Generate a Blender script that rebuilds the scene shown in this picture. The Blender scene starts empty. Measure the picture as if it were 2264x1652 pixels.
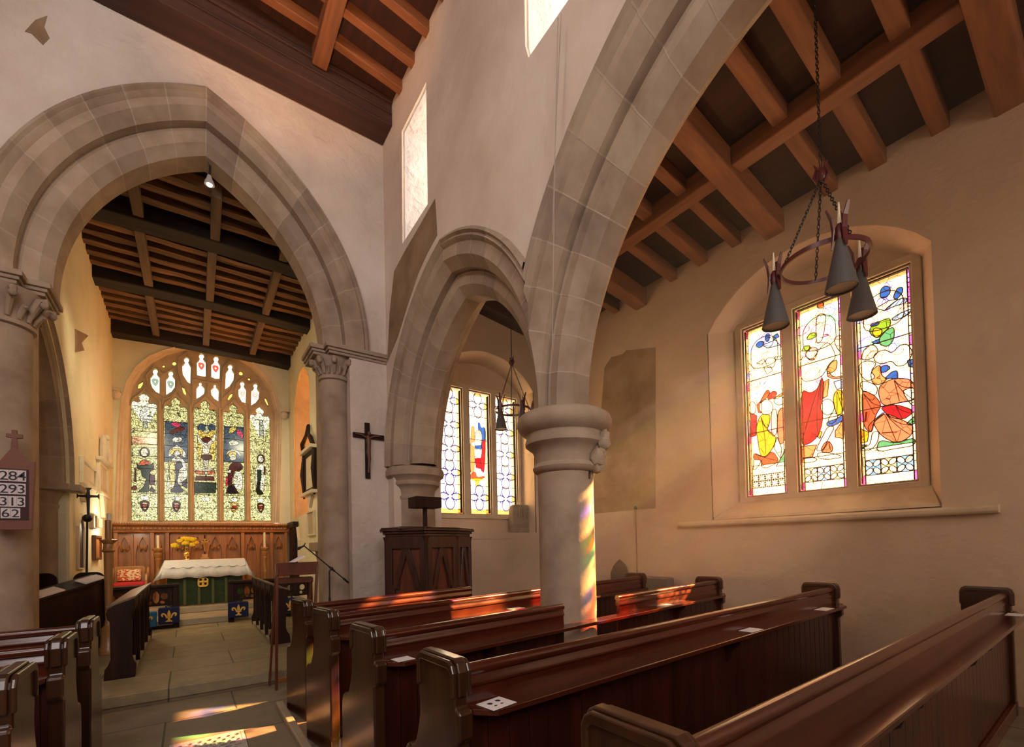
import bpy, bmesh, math, random
from math import sin, cos, pi, radians, sqrt, atan2
from mathutils import Vector, Matrix
from mathutils.geometry import tessellate_polygon, delaunay_2d_cdt

random.seed(7)
SC = bpy.context.scene
COL = SC.collection
# ------------------------------------------------------------------ camera
# X points south (right), Y east (to the altar), Z up; the camera stands at the origin, 1.40 m up.
W, HH = 2264, 1652
F, PX, PY = 1005.0, 1139.4, 1185.1
YAW, PITCH, ROLL = radians(35.76), radians(1.108), radians(-1.248)
CAM = Vector((0, 0, 1.40))
_f = Vector((sin(YAW)*cos(PITCH), cos(YAW)*cos(PITCH), sin(PITCH)))
_r = Vector((cos(YAW), -sin(YAW), 0))
_u = _r.cross(_f)
R3 = cos(ROLL)*_r + sin(ROLL)*_u
U3 = -sin(ROLL)*_r + cos(ROLL)*_u
F3 = _f
cd = bpy.data.cameras.new('camera')
cam = bpy.data.objects.new('camera', cd)
COL.objects.link(cam)
cam.matrix_world = Matrix.Translation(CAM) @ Matrix((R3, U3, -F3)).transposed().to_4x4()
cd.sensor_fit = 'HORIZONTAL'; cd.sensor_width = 36.0
cd.lens = 36.0*F/W
cd.shift_x = -(PX - W/2)/W
cd.shift_y = (PY - HH/2)/W
cd.clip_start = 0.05
SC.camera = cam
# ------------------------------------------------------------------ sky, exposure
SC.view_settings.view_transform = 'Standard'
SC.view_settings.look = 'None'
SC.view_settings.gamma = 1.0
SC.view_settings.use_curve_mapping = False
SC.view_settings.exposure = 0.55
cy = SC.cycles
cy.use_denoising = True
cy.max_bounces = 6; cy.diffuse_bounces = 4; cy.glossy_bounces = 2; cy.transparent_max_bounces = 10; cy.volume_bounces = 0
cy.adaptive_threshold = 0.025
cy.sample_clamp_indirect = 4.0
cy.caustics_reflective = False; cy.caustics_refractive = False
wd = bpy.data.worlds.new('sky'); SC.world = wd; wd.use_nodes = True
bg = wd.node_tree.nodes['Background']
bg.inputs[0].default_value = (1.0, 0.93, 0.80, 1)
bg.inputs[1].default_value = 5.5
# ------------------------------------------------------------------ sun and lamps
def lamp(name, kind, loc, aim, energy, color, size=1.0, size_y=None, spot=None, portal=False):
    l = bpy.data.lights.new(name, kind)
    l.energy = energy; l.color = color
    if kind == 'AREA':
        l.shape = 'RECTANGLE'; l.size = size; l.size_y = size_y or size
        if portal: l.cycles.is_portal = True
    elif kind == 'SPOT':
        l.spot_size = radians(spot or 60); l.spot_blend = 0.6; l.shadow_soft_size = size
    elif kind == 'POINT': l.shadow_soft_size = size
    o = bpy.data.objects.new(name, l); COL.objects.link(o)
    o.location = loc
    d = Vector(aim) - Vector(loc)
    o.rotation_euler = d.to_track_quat('-Z', 'Y').to_euler()
    return o
SUND = Vector((-1.0, 0.35, -0.68)).normalized()
s = lamp('sun', 'SUN', (8, -2, 7), Vector((8, -2, 7)) + SUND, 58.0, (1.0, 0.82, 0.62)); s.data.angle = radians(0.8)
# portals just outside every window opening
for nm, loc, aim, a, b in (
        ('portal_south', (6.0, 2.12, 3.0), (5, 2.12, 3.0), 1.9, 2.3),
        ('portal_east_aisle', (3.95, 6.65, 2.95), (3.95, 5, 2.95), 1.7, 2.2),
        ('portal_chancel', (0.33, 12.95, 3.5), (0.33, 11, 3.5), 2.9, 3.4),
        ('portal_clerestory', (3.15, 4.75, 6.1), (2, 4.75, 6.1), 1.0, 1.7),
        ('portal_clerestory', (3.15, 2.2, 6.1), (2, 2.2, 6.1), 1.0, 1.7)):
    lamp(nm, 'AREA', loc, aim, 1, (1, 1, 1), a, b, portal=True)
# three unseen area lamps added as fill, then the church's own warm lamps
lamp('fill_west', 'AREA', (-1.0, -3.6, 5.2), (-0.6, 5.6, 4.3), 145, (1.0, 0.92, 0.90), 2.6, 3.4)
lamp('fill_north', 'AREA', (-2.4, 1.2, 5.9), (0.6, 6.0, 4.6), 58, (1.0, 0.86, 0.84), 2.2, 1.6)
lamp('fill_aisle_west', 'AREA', (4.1, -3.6, 3.0), (4.6, 3, 3.0), 54, (1.0, 0.80, 0.62), 1.5, 2.2)
lamp('nave_uplight', 'SPOT', (0.5, 3.6, 4.4), (0.9, 4.9, 7.3), 230, (1.0, 0.50, 0.24), 0.15, spot=62)
lamp('aisle_fill', 'SPOT', (4.4, 2.9, 2.9), (2.9, 2.2, 4.3), 30, (1.0, 0.60, 0.30), 0.15, spot=100)  # unseen spot added to warm the arch soffit and rafters
lamp('chancel_flood', 'SPOT', (1.5, 7.3, 4.9), (-0.6, 12.2, 2.2), 80, (1.0, 0.90, 0.60), 0.15, spot=80)
lamp('chancel_flood', 'SPOT', (-0.9, 7.3, 4.9), (0.8, 12.0, 1.0), 120, (1.0, 0.84, 0.54), 0.15, spot=80)
lamp('altar_lamp', 'POINT', (-0.95, 10.2, 1.9), (0, 12, 0), 15, (1.0, 0.88, 0.62), 0.1)
lamp('chancel_fill', 'POINT', (0.3, 9.6, 4.0), (0, 12, 0), 15, (1.0, 0.88, 0.58), 0.5)  # soft light added to lift the chancel, no fitting

def P(px, py, ax, val):
    """the point where the sight line through pixel (px, py) meets the plane ax = val"""
    d = R3*((px-PX)/F) - U3*((py-PY)/F) + F3
    i = 'xyz'.index(ax)
    return CAM + d*((val - CAM[i])/d[i])
def P2(pts, ax, val):
    o = []
    for a, b in pts:
        p = P(a, b, ax, val)
        o.append((p.y, p.z) if ax == 'x' else (p.x, p.z) if ax == 'y' else (p.x, p.y))
    return o

# ------------------------------------------------------------------ mesh building
def fx(x0): return lambda s, t, d: (x0+d, s, t)     # plane x = x0: s is y, t is z
def fy(y0): return lambda s, t, d: (s, y0+d, t)
def fz(z0): return lambda s, t, d: (s, t, z0+d)
def in_loop(x, y, l):
    c = False; j = len(l)-1
    for i in range(len(l)):
        if (l[i][1] > y) != (l[j][1] > y) and x < (l[j][0]-l[i][0])*(y-l[i][1])/(l[j][1]-l[i][1]+1e-12)+l[i][0]: c = not c
        j = i
    return c
def tris_of(loops):
    if len(loops) == 1: return [tuple(t) for t in tessellate_polygon([[Vector((p[0], p[1], 0)) for p in l] for l in loops])]
    pts = [Vector((p[0], p[1])) for l in loops for p in l]; ed = []; k = 0
    for l in loops: ed += [(k+i, k+(i+1) % len(l)) for i in range(len(l))]; k += len(l)
    v, e, f, ov, oe, of = delaunay_2d_cdt(pts, ed, [], 0, 1e-6)
    out = []
    for t in f:
        x = sum(v[i].x for i in t)/3; y = sum(v[i].y for i in t)/3
        if in_loop(x, y, loops[0]) and not any(in_loop(x, y, h) for h in loops[1:]): out.append(tuple(ov[i][0] for i in t))
    return out
class MB:
    def __init__(self): self.v = []; self.f = []; self.m = []; self.holes = False
    def add(self, vs, fs, m=0):
        b = len(self.v); self.v += [Vector(v) for v in vs]
        self.f += [[b+i for i in f] for f in fs]
        self.m += [m]*len(fs) if not isinstance(m, list) else m
        return self
    def box(self, x0, x1, y0, y1, z0, z1, m=0):
        return self.add([(x, y, z) for z in (z0, z1) for x, y in ((x0, y0), (x1, y0), (x1, y1), (x0, y1))],
                 [(3, 2, 1, 0), (4, 5, 6, 7), (0, 1, 5, 4), (1, 2, 6, 5), (2, 3, 7, 6), (3, 0, 4, 7)], m)
    def bar(self, a, b, w, h, up=(0, 0, 1), m=0):
        a, b = Vector(a), Vector(b); d = (b-a).normalized()
        s = d.cross(Vector(up)).normalized()*w/2; u = s.cross(d).normalized()*h/2
        return self.add([a-s-u, a+s-u, a+s+u, a-s+u, b-s-u, b+s-u, b+s+u, b-s+u],
                 [(0, 1, 2, 3), (7, 6, 5, 4), (0, 4, 5, 1), (1, 5, 6, 2), (2, 6, 7, 3), (3, 7, 4, 0)], m)
    def prism(self, loops, fn, d0, d1, m=0, ms=None):
        """closed slab: loops[0] is the outline, the rest are holes"""
        if not isinstance(loops[0][0], (list, tuple)): loops = [loops]
        flat = [p for l in loops for p in l]
        tri = tris_of(loops)
        if len(loops) > 1: self.holes = True
        n = len(flat)
        vs = [fn(p[0], p[1], d0) for p in flat] + [fn(p[0], p[1], d1) for p in flat]
        fs = [tuple(t) for t in tri] + [tuple(n+i for i in reversed(t)) for t in tri]
        mm = [m]*len(fs); k = 0
        for l in loops:
            for i in range(len(l)):
                j = (i+1) % len(l); fs.append((k+i, k+j, n+k+j, n+k+i)); mm.append(m if ms is None else ms)
            k += len(l)
        return self.add(vs, fs, mm)
    def loft(self, rings, closed=True, m=0, caps=False):
        n = len(rings[0]); vs = [p for r in rings for p in r]; fs = []
        for k in range(len(rings)-1):
            for i in range(n if closed else n-1):
                j = (i+1) % n; fs.append((k*n+i, k*n+j, (k+1)*n+j, (k+1)*n+i))
        if caps: fs.append(tuple(range(n))); fs.append(tuple((len(rings)-1)*n+i for i in reversed(range(n))))
        return self.add(vs, fs, m)
    def lathe(self, c, prof, n=24, m=0, a0=0, a1=2*pi):
        full = abs(a1-a0-2*pi) < 1e-6; k = n if full else n+1
        rings = [[(c[0]+r*cos(a0+(a1-a0)*i/n), c[1]+r*sin(a0+(a1-a0)*i/n), c[2]+z) for i in range(k)] for r, z in prof]
        return self.loft(rings, full, m, caps=full)
    def tube(self, pts, r, n=8, m=0, closed=False):
        pts = [Vector(p) for p in pts]; rings = []; N = len(pts)
        rr = r if isinstance(r, (list, tuple)) else [r]*N
        prev = None
        for i, p in enumerate(pts):
            if closed: d = pts[(i+1) % N] - pts[i-1]
            else: d = pts[min(i+1, N-1)] - pts[max(i-1, 0)]
            d.normalize()
            if prev is None:
                a = Vector((0, 0, 1)) if abs(d.z) < .9 else Vector((1, 0, 0)); s = d.cross(a).normalized()
            else: s = (prev - d*prev.dot(d)).normalized()
            prev = s; u = d.cross(s)
            rings.append([p + (s*cos(2*pi*k/n) + u*sin(2*pi*k/n))*rr[i] for k in range(n)])
        if closed: rings.append(rings[0]); return self.loft(rings, True, m)
        return self.loft(rings, True, m, caps=True)
    def ball(self, c, r, n=10, m=0, sc=(1, 1, 1)):
        prof = [(max(1e-4, sin(pi*i/(n//2+1)))*r, -cos(pi*i/(n//2+1))*r) for i in range(n//2+2)]
        rings = [[(c[0]+q*cos(2*pi*k/n)*sc[0], c[1]+q*sin(2*pi*k/n)*sc[1], c[2]+z*sc[2]) for k in range(n)] for q, z in prof]
        return self.loft(rings, True, m, caps=True)
    def xf(self, M):
        self.v = [M @ v for v in self.v]; return self
    def jitter(self, a, cond=None):
        for v in self.v:
            if cond is None or cond(v): v += Vector((random.uniform(-a, a), random.uniform(-a, a), random.uniform(-a, a)))
        return self
    def build(self, name, mats, parent=None, smooth=False, bevel=0.0, seg=2, local=False, origin=None, doub=True):
        if not isinstance(mats, (list, tuple)): mats = [mats]
        if parent is not None:
            off = Vector((0, 0, 0)) if local else parent['_w'] if '_w' in parent else Vector((0, 0, 0))
            off = Vector(off)
        elif origin is not None: off = Vector(origin)
        elif local: off = Vector((0, 0, 0))
        else:
            xs = [v.x for v in self.v]; ys = [v.y for v in self.v]
            off = Vector(((min(xs)+max(xs))/2, (min(ys)+max(ys))/2, min(v.z for v in self.v)))
        me = bpy.data.meshes.new(name)
        me.from_pydata([v-off for v in self.v], [], self.f)
        for i, p in enumerate(me.polygons): p.material_index = self.m[i]
        for mt in mats: me.materials.append(mt)
        bm = bmesh.new(); bm.from_mesh(me)
        if doub: bmesh.ops.remove_doubles(bm, verts=bm.verts, dist=1e-5)
        if doub and not self.holes: bmesh.ops.dissolve_limit(bm, angle_limit=0.002, verts=bm.verts, edges=bm.edges, delimit={'MATERIAL'})
        bmesh.ops.recalc_face_normals(bm, faces=bm.faces)
        bm.to_mesh(me); bm.free()
        if smooth:
            me.shade_smooth(); me.set_sharp_from_angle(angle=radians(38))
        o = bpy.data.objects.new(name, me); COL.objects.link(o)
        if parent is not None: o.parent = parent
        else: o.location = off
        if parent is not None and '_w' in parent: o['_w'] = tuple(parent['_w'])
        elif parent is None: o['_w'] = tuple(off)
        if bevel > 0:
            b = o.modifiers.new('edge', 'BEVEL'); b.width = bevel; b.segments = seg; b.limit_method = 'ANGLE'; b.angle_limit = radians(35)
            b.harden_normals = False
        return o
ROOTS = []
def thing(name, label, cat, loc=(0, 0, 0), rz=0.0, group=None):
    o = bpy.data.objects.new(name, None); COL.objects.link(o); o.empty_display_size = .1
    o.location = loc; o.rotation_euler = (0, 0, rz); o['_w'] = tuple(loc)
    o['label'] = label; o['category'] = cat
    if group: o['group'] = group
    return o
def tag(o, label, cat, group=None):
    o['label'] = label; o['category'] = cat
    if group: o['group'] = group
    return o
def struct(o): o['kind'] = 'structure'; return o
def copy_tree(o, parent=None):
    c = o.copy(); COL.objects.link(c)
    if parent is not None: c.parent = parent
    for ch in list(o.children): copy_tree(ch, c)
    return c
# ------------------------------------------------------------------ materials
def newmat(name):
    m = bpy.data.materials.new(name); m.use_nodes = True
    nt = m.node_tree; return m, nt, nt.nodes['Principled BSDF']
def N(nt, t, **kw):
    n = nt.nodes.new(t)
    for k, v in kw.items():
        if k.startswith('i_'):
            key = k[2:]; n.inputs[int(key) if key.isdigit() else key.replace('_', ' ')].default_value = v
        else: setattr(n, k, v)
    return n
def ramp(nt, stops):
    r = nt.nodes.new('ShaderNodeValToRGB'); e = r.color_ramp.elements
    while len(e) < len(stops): e.new(0.5)
    for i, (p, c) in enumerate(stops): e[i].position = p; e[i].color = (*c, 1)
    return r
def rough_mat(name, cols, scale=1.5, rough=0.9, bump=0.3, bscale=6.0, bd=0.02, stretch=(1, 1, 1), spec=0.3, world=True, detail=6, extra=None):
    m, nt, b = newmat(name)
    tc = N(nt, 'ShaderNodeNewGeometry' if world else 'ShaderNodeTexCoord')
    src = tc.outputs['Position'] if world else tc.outputs['Object']
    mp = N(nt, 'ShaderNodeMapping'); mp.inputs['Scale'].default_value = stretch
    nt.links.new(src, mp.inputs[0])
    n1 = N(nt, 'ShaderNodeTexNoise', i_Scale=scale, i_Detail=float(detail), i_Roughness=0.6)
    nt.links.new(mp.outputs[0], n1.inputs['Vector'])
    k = len(cols); r = ramp(nt, [(0.28 + 0.44*i/max(1, k-1), c) for i, c in enumerate(cols)])
    nt.links.new(n1.outputs[0], r.inputs[0]); nt.links.new(r.outputs[0], b.inputs['Base Color'])
    n2 = N(nt, 'ShaderNodeTexNoise', i_Scale=bscale, i_Detail=3.0, i_Roughness=0.65)
    nt.links.new(mp.outputs[0], n2.inputs['Vector'])
    bp = N(nt, 'ShaderNodeBump', i_Strength=bump, i_Distance=bd)
    nt.links.new(n2.outputs[0], bp.inputs['Height']); nt.links.new(bp.outputs[0], b.inputs['Normal'])
    b.inputs['Roughness'].default_value = rough; b.inputs['Specular IOR Level'].default_value = spec
    if extra: extra(nt, b, r, bp)
    return m
def wood_mat(name, c0, c1, rough=0.35, axis=0, coat=0.0, scale=1.0, bump=0.12, world=False):
    st = [14.0, 14.0, 14.0]; st[axis] = 0.9
    m = rough_mat(name, [c0, c1], scale=1.0*scale, rough=rough, bump=bump, bscale=2.2*scale, bd=0.004, stretch=st, spec=0.5, world=world, detail=4)
    b = m.node_tree.nodes['Principled BSDF']; b.inputs['Coat Weight'].default_value = coat; b.inputs['Coat Roughness'].default_value = 0.15
    return m
def flat_mat(name, c, rough=0.5, metal=0.0, spec=0.5, coat=0.0):
    m, nt, b = newmat(name); 
    n = N(nt, 'ShaderNodeTexNoise', i_Scale=30.0, i_Detail=2.0)
    r = ramp(nt, [(0.3, tuple(x*0.88 for x in c)), (0.7, tuple(min(1, x*1.1) for x in c))])
    nt.links.new(n.outputs[0], r.inputs[0]); nt.links.new(r.outputs[0], b.inputs['Base Color'])
    b.inputs['Roughness'].default_value = rough; b.inputs['Metallic'].default_value = metal
    b.inputs['Specular IOR Level'].default_value = spec; b.inputs['Coat Weight'].default_value = coat
    return m
def old_plaster(name, cols, **kw):
    def ex(nt, b, r, bp):
        g = N(nt, 'ShaderNodeNewGeometry')
        w_ = N(nt, 'ShaderNodeTexNoise', i_Scale=kw.get('vs', 2.0)*1.6, i_Detail=4.0); nt.links.new(g.outputs['Position'], w_.inputs['Vector'])
        wa = N(nt, 'ShaderNodeVectorMath', operation='MULTIPLY_ADD'); wa.inputs[1].default_value = (.5, .5, .5); nt.links.new(w_.outputs['Color'], wa.inputs[0]); nt.links.new(g.outputs['Position'], wa.inputs[2])
        v = N(nt, 'ShaderNodeTexNoise', i_Scale=kw.get('vs', 2.0)*1.5, i_Detail=2.0); nt.links.new(wa.outputs[0], v.inputs['Vector'])
        n = N(nt, 'ShaderNodeTexNoise', i_Scale=1.7, i_Detail=5.0, i_Roughness=0.7); nt.links.new(g.outputs['Position'], n.inputs['Vector'])
        ad = N(nt, 'ShaderNodeMath', operation='ADD'); nt.links.new(v.outputs[0], ad.inputs[0]); nt.links.new(n.outputs[0], ad.inputs[1])
        b2 = N(nt, 'ShaderNodeBump', i_Strength=kw.get('big', 0.35), i_Distance=0.06)
        nt.links.new(ad.outputs[0], b2.inputs['Height']); nt.links.new(bp.outputs[0], b2.inputs['Normal']); nt.links.new(b2.outputs[0], b.inputs['Normal'])
    return rough_mat(name, cols, scale=0.9, rough=0.93, bump=0.25, bscale=9.0, bd=0.015, spec=0.15, extra=ex)
PLASTER = old_plaster('lime_plaster', [(.58, .46, .37), (.68, .57, .47), (.75, .65, .56)], big=.22)
PLASTER_R = old_plaster('rough_lime_plaster', [(.54, .44, .36), (.66, .565, .48), (.75, .665, .59)], big=.42, vs=3.2)
PLASTER_A = old_plaster('aisle_plaster', [(.55, .41, .29), (.63, .48, .35), (.69, .54, .41)], big=0.25)
PLASTER_C = old_plaster('chancel_plaster', [(.66, .61, .40), (.76, .71, .50), (.80, .76, .58)], big=0.25)
PATCH = rough_mat('painted_patch', [(.20, .125, .07), (.29, .19, .11), (.37, .26, .17)], scale=2.6, bump=0.3, bscale=12)
ST1 = rough_mat('arch_stone', [(.27, .19, .13), (.38, .285, .205), (.45, .35, .26)], scale=3.0, bump=0.25, bscale=25, bd=0.008)
ST2 = rough_mat('arch_stone_dark', [(.22, .16, .11), (.32, .24, .175), (.38, .29, .215)], scale=3.0, bump=0.25, bscale=25, bd=0.008)
ST3 = rough_mat('arch_stone_pale', [(.33, .24, .16), (.43, .33, .23), (.50, .39, .29)], scale=3.0, bump=0.25, bscale=25, bd=0.008)
MORTAR = rough_mat('mortar', [(.42, .33, .25), (.48, .38, .29)], scale=9.0)
SILL = rough_mat('window_stone', [(.52, .41, .27), (.66, .54, .38), (.72, .60, .44)], scale=2.5, bump=0.2, bscale=18, bd=0.008)
TRAC = rough_mat('tracery_stone', [(.40, .31, .19), (.52, .41, .26)], scale=4.0, bump=0.15, bscale=30, bd=0.005)
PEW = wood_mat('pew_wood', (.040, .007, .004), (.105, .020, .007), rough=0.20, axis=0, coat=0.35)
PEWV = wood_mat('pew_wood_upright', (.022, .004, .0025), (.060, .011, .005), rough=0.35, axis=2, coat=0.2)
PEWE = wood_mat('pew_end_wood', (.030, .010, .004), (.070, .026, .009), rough=0.28, axis=2, coat=0.35)
OAKD = wood_mat('dark_oak', (.013, .004, .0025), (.036, .012, .006), rough=0.55, axis=2); OAKD.node_tree.nodes['Principled BSDF'].inputs['Specular IOR Level'].default_value = .2
OAKT = wood_mat('desk_top_oak', (.10, .065, .035), (.19, .13, .08), rough=0.35, axis=1, coat=0.3)
REDW = wood_mat('red_wood', (.075, .015, .006), (.15, .036, .012), rough=0.3, axis=2, coat=0.4)
GOLDW = wood_mat('golden_oak', (.30, .13, .035), (.48, .23, .07), rough=0.42, axis=2, coat=0.2)
PANELW = wood_mat('panelling_oak', (.27, .095, .020), (.46, .18, .045), rough=0.40, axis=2, coat=0.25)
BEAM = wood_mat('roof_timber', (.028, .011, .007), (.070, .027, .015), rough=0.75, axis=0, bump=0.5)
RAFT = wood_mat('rafter_wood', (.15, .052, .017), (.30, .108, .034), rough=0.65, axis=0, bump=0.4)
BOARD = wood_mat('roof_boards', (.022, .006, .004), (.060, .017, .008), rough=0.75, axis=1, bump=0.3)
BOARDC = wood_mat('pale_roof_boards', (.035, .014, .005), (.27, .12, .042), rough=0.85, axis=0, bump=0.5)
BEAMC = wood_mat('chancel_timber', (.010, .006, .004), (.032, .018, .010), rough=0.9, axis=0, bump=0.5)
BEAMG = wood_mat('weathered_rib', (.07, .040, .020), (.17, .10, .055), rough=0.85, axis=1, bump=0.5)
IRON = flat_mat('painted_iron', (.10, .016, .018), 0.35)
IROND = flat_mat('dark_iron', (.025, .018, .016), 0.45, 0.4)
SHADE = flat_mat('lamp_shade_metal', (.085, .075, .070), 0.55)
SHADEIN = flat_mat('lamp_shade_inside', (.62, .55, .45), 0.6)
CANDLE = flat_mat('candle_wax', (.80, .70, .48), 0.5)
BRASS = flat_mat('brass', (.78, .50, .12), 0.25, 1.0)
LINEN = flat_mat('white_linen', (.80, .76, .70), 0.75)
PAPER = flat_mat('paper', (.86, .80, .77), 0.8)
BLACK = flat_mat('black_plastic', (.02, .018, .018), 0.45)
INK = flat_mat('black_ink', (.03, .025, .025), 0.7)
LEAD = flat_mat('lead', (.035, .028, .02), 0.6)
MARBLE = rough_mat('white_marble', [(.55, .46, .32), (.68, .58, .44)], scale=5.0, rough=0.5, bump=0.05)
# ------------------------------------------------------------------ floors
def flag_mat(name, cols, bw, bh, rot=0.0, rough=0.55):
    m, nt, b = newmat(name)
    g = N(nt, 'ShaderNodeNewGeometry'); mp = N(nt, 'ShaderNodeMapping'); mp.inputs['Rotation'].default_value = (0, 0, rot)
    mp.inputs['Location'].default_value = (.16, .2, 0)
    nt.links.new(g.outputs['Position'], mp.inputs[0])
    br = N(nt, 'ShaderNodeTexBrick', i_Scale=1.0)
    br.inputs['Brick Width'].default_value = bw; br.inputs['Row Height'].default_value = bh
    br.inputs['Mortar Size'].default_value = 0.008; br.inputs['Mortar Smooth'].default_value = 0.3; br.inputs['Bias'].default_value = 0.0
    br.inputs['Color1'].default_value = (*cols[0], 1); br.inputs['Color2'].default_value = (*cols[1], 1); br.inputs['Mortar'].default_value = (*cols[2], 1)
    nt.links.new(mp.outputs[0], br.inputs['Vector'])
    n = N(nt, 'ShaderNodeTexNoise', i_Scale=4.0, i_Detail=8.0, i_Roughness=0.7); nt.links.new(g.outputs['Position'], n.inputs['Vector'])
    r = ramp(nt, [(0.3, (.62, .62, .62)), (0.7, (1.25, 1.25, 1.2))]); nt.links.new(n.outputs[0], r.inputs[0])
    mx = N(nt, 'ShaderNodeMix', data_type='RGBA', blend_type='MULTIPLY'); mx.inputs[0].default_value = 1.0
    nt.links.new(br.outputs['Color'], mx.inputs[6]); nt.links.new(r.outputs[0], mx.inputs[7]); nt.links.new(mx.outputs[2], b.inputs['Base Color'])
    rr = N(nt, 'ShaderNodeMapRange'); rr.inputs[3].default_value = rough-.18; rr.inputs[4].default_value = rough+.2
    nt.links.new(n.outputs[0], rr.inputs[0]); nt.links.new(rr.outputs[0], b.inputs['Roughness'])
    bp = N(nt, 'ShaderNodeBump', i_Strength=0.35, i_Distance=0.01)
    ad = N(nt, 'ShaderNodeMath', operation='MULTIPLY_ADD'); ad.inputs[1].default_value = -1.5; nt.links.new(br.outputs['Fac'], ad.inputs[0]); nt.links.new(n.outputs[0], ad.inputs[2])
    nt.links.new(ad.outputs[0], bp.inputs['Height']); nt.links.new(bp.outputs[0], b.inputs['Normal'])
    return m
FLAG = flag_mat('flagstones', [(.24, .18, .12), (.17, .13, .085), (.06, .045, .03)], 1.0, .62)
FLAGC = flag_mat('chancel_flagstones', [(.34, .27, .15), (.27, .21, .12), (.10, .075, .04)], 1.15, .8, rot=0.0)
STEPM = rough_mat('step_stone', [(.30, .24, .16), (.42, .34, .23)], scale=3, rough=.6, bump=.2, bscale=20, bd=.006)
GX0, GX1, GY0, GY1 = -.12, .34, 1.6, 4.17     # heating grille in the aisle floor
b = MB(); b.prism([[(-4, -4), (6.3, -4), (6.3, 6.6), (-4, 6.6)], [(GX0, GY0), (GX0, GY1), (GX1, GY1), (GX1, GY0)]], fz(-.1), 0, .1)
struct(b.build('floor', FLAG))
b = MB(); b.prism([(-1.9, 5.5), (2.2, 5.46), (2.2, 6.9), (2.06, 6.9), (2.06, 12.4), (-3.4, 12.4), (-3.4, 6.9), (-1.9, 6.9)], fz(0), .001, .11)
struct(b.build('floor_chancel', FLAGC, bevel=.01))
SY = 9.85
b = MB(); b.box(-1.24, 2.06, SY, 12.4, .11, .225); struct(b.build('trim_1', STEPM, bevel=.012))
b = MB(); b.box(-1.24, 2.06, 10.75, 12.4, .226, .34); struct(b.build('trim_2', STEPM, bevel=.012))
# ------------------------------------------------------------------ window openings
def arc_pts(y0, y1, z0, z1, n=14, pw=2.0):
    """segmental / elliptic head from (y0,z0) over to (y1,z0) with crown z1"""
    return [((y0+y1)/2 - (y1-y0)/2*cos(pi*i/n), z0 + (z1-z0)*(sin(pi*i/n)**(1/pw*1.25))) for i in range(n+1)]
def seg_arc(a, b, zs, zc, n=14):
    w = (b-a)/2; h = zc-zs; R = (w*w+h*h)/(2*h); c = (a+b)/2; th = math.asin(min(1, w/R))
    return [(c + R*sin(-th+2*th*i/n), zc-R+R*cos(-th+2*th*i/n)) for i in range(n+1)]
# south wall of the aisle (x = 5.45) with the big window
so = [(1.06, 1.66)] + seg_arc(1.06, 3.24, 4.06, 4.64) + [(3.24, 1.66)]
b = MB(); b.prism([[(-4, -.1), (6.6, -.1), (6.6, 5.45), (-4, 5.45)], so], fx(5.45), 0, .12)
struct(b.build('wall_south', PLASTER_A))
si = [(1.20, 1.90)] + seg_arc(1.20, 3.06, 4.10, 4.50) + [(3.06, 1.90)]
b = MB(); b.loft([[(5.45, p[0], p[1]) for p in so], [(5.47, *p) for p in so], [(5.80, *p) for p in si]], True)
o = struct(b.build('trim_3', PLASTER_A))
b = MB(); b.box(5.45, 5.83, 1.06, 3.24, 1.60, 1.662)
b.loft([[(5.45, 1.07, 1.662), (5.45, 3.23, 1.662)], [(5.47, 1.08, 1.69), (5.47, 3.22, 1.69)], [(5.80, 1.20, 1.90), (5.80, 3.06, 1.90)]], False)
struct(b.build('trim_4', SILL, bevel=0.0))
L1 = [(1.30, 1.755), (1.89, 2.34), (2.50, 2.945)]
def rect(a, b_, c, d): return [(a, c), (b_, c), (b_, d), (a, d)]
b = MB(); b.prism([[(1.1, 1.8)] + seg_arc(1.10, 3.16, 4.2, 4.62) + [(3.16, 1.8)]] + [rect(a, c, 1.955, 4.075) for a, c in L1], fx(5.80), 0, .16)
struct(b.build('wall_south_window_head', PLASTER_A))
def mullions(name, fn, lights, z0, z1, ox0, ox1, mat):
    b = MB()
    b.prism([rect(ox0, ox1, z0-.085, z1+.10)] + [rect(a-.02, c+.02, z0-.02, z1+.02) for a, c in lights], fn, -.035, .0)
    b.prism([rect(ox0+.012, ox1-.012, z0-.07, z1+.085)] + [rect(a, c, z0, z1) for a, c in lights], fn, .0, .09)
    return b.build(name, mat, bevel=.012)
w1 = mullions('window_1', fx(5.80), L1, 1.955, 4.075, 1.20, 3.05, SILL); struct(w1)
# string course under the window
b = MB()
pr = [(0, 0), (-.075, .0), (-.09, .02), (-.09, .05), (-.06, .068), (0, .075)]
b.loft([[(5.46+p[0], 3.70-.0, 1.585+p[1]) for p in pr], [(5.46+p[0], .70, 1.575+p[1]) for p in pr]], True, caps=True)
struct(b.build('trim_5', SILL, bevel=.006))
# east wall of the aisle (y = 6.1)
eo = [(3.02, 1.58)] + seg_arc(3.02, 4.84, 4.02, 4.50) + [(4.84, 1.58)]
ei = [(3.12, 1.60)] + seg_arc(3.12, 4.79, 4.02, 4.42) + [(4.79, 1.60)]
b = MB(); b.prism([[(2.9, -.1), (5.6, -.1), (5.6, 5.6), (2.9, 5.6)], eo], fy(6.1), 0, .12)
struct(b.build('wall_east_aisle', PLASTER_A))
b = MB(); b.loft([[(p[0], 6.1, p[1]) for p in eo], [(p[0], 6.12, p[1]) for p in eo], [(p[0], 6.46, p[1]) for p in ei]], True)
b.box(3.0, 4.86, 6.092, 6.60, 1.50, 1.60)
struct(b.build('trim_6', PLASTER_A))
L2 = [(3.21, 3.61), (3.77, 4.15), (4.29, 4.70)]
b = MB(); b.prism([[(3.0, 1.5)] + seg_arc(3.0, 4.9, 4.2, 4.60) + [(4.9, 1.5)]] + [rect(a, c, 1.925, 3.945) for a, c in L2], fy(6.45), 0, .16)
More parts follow.
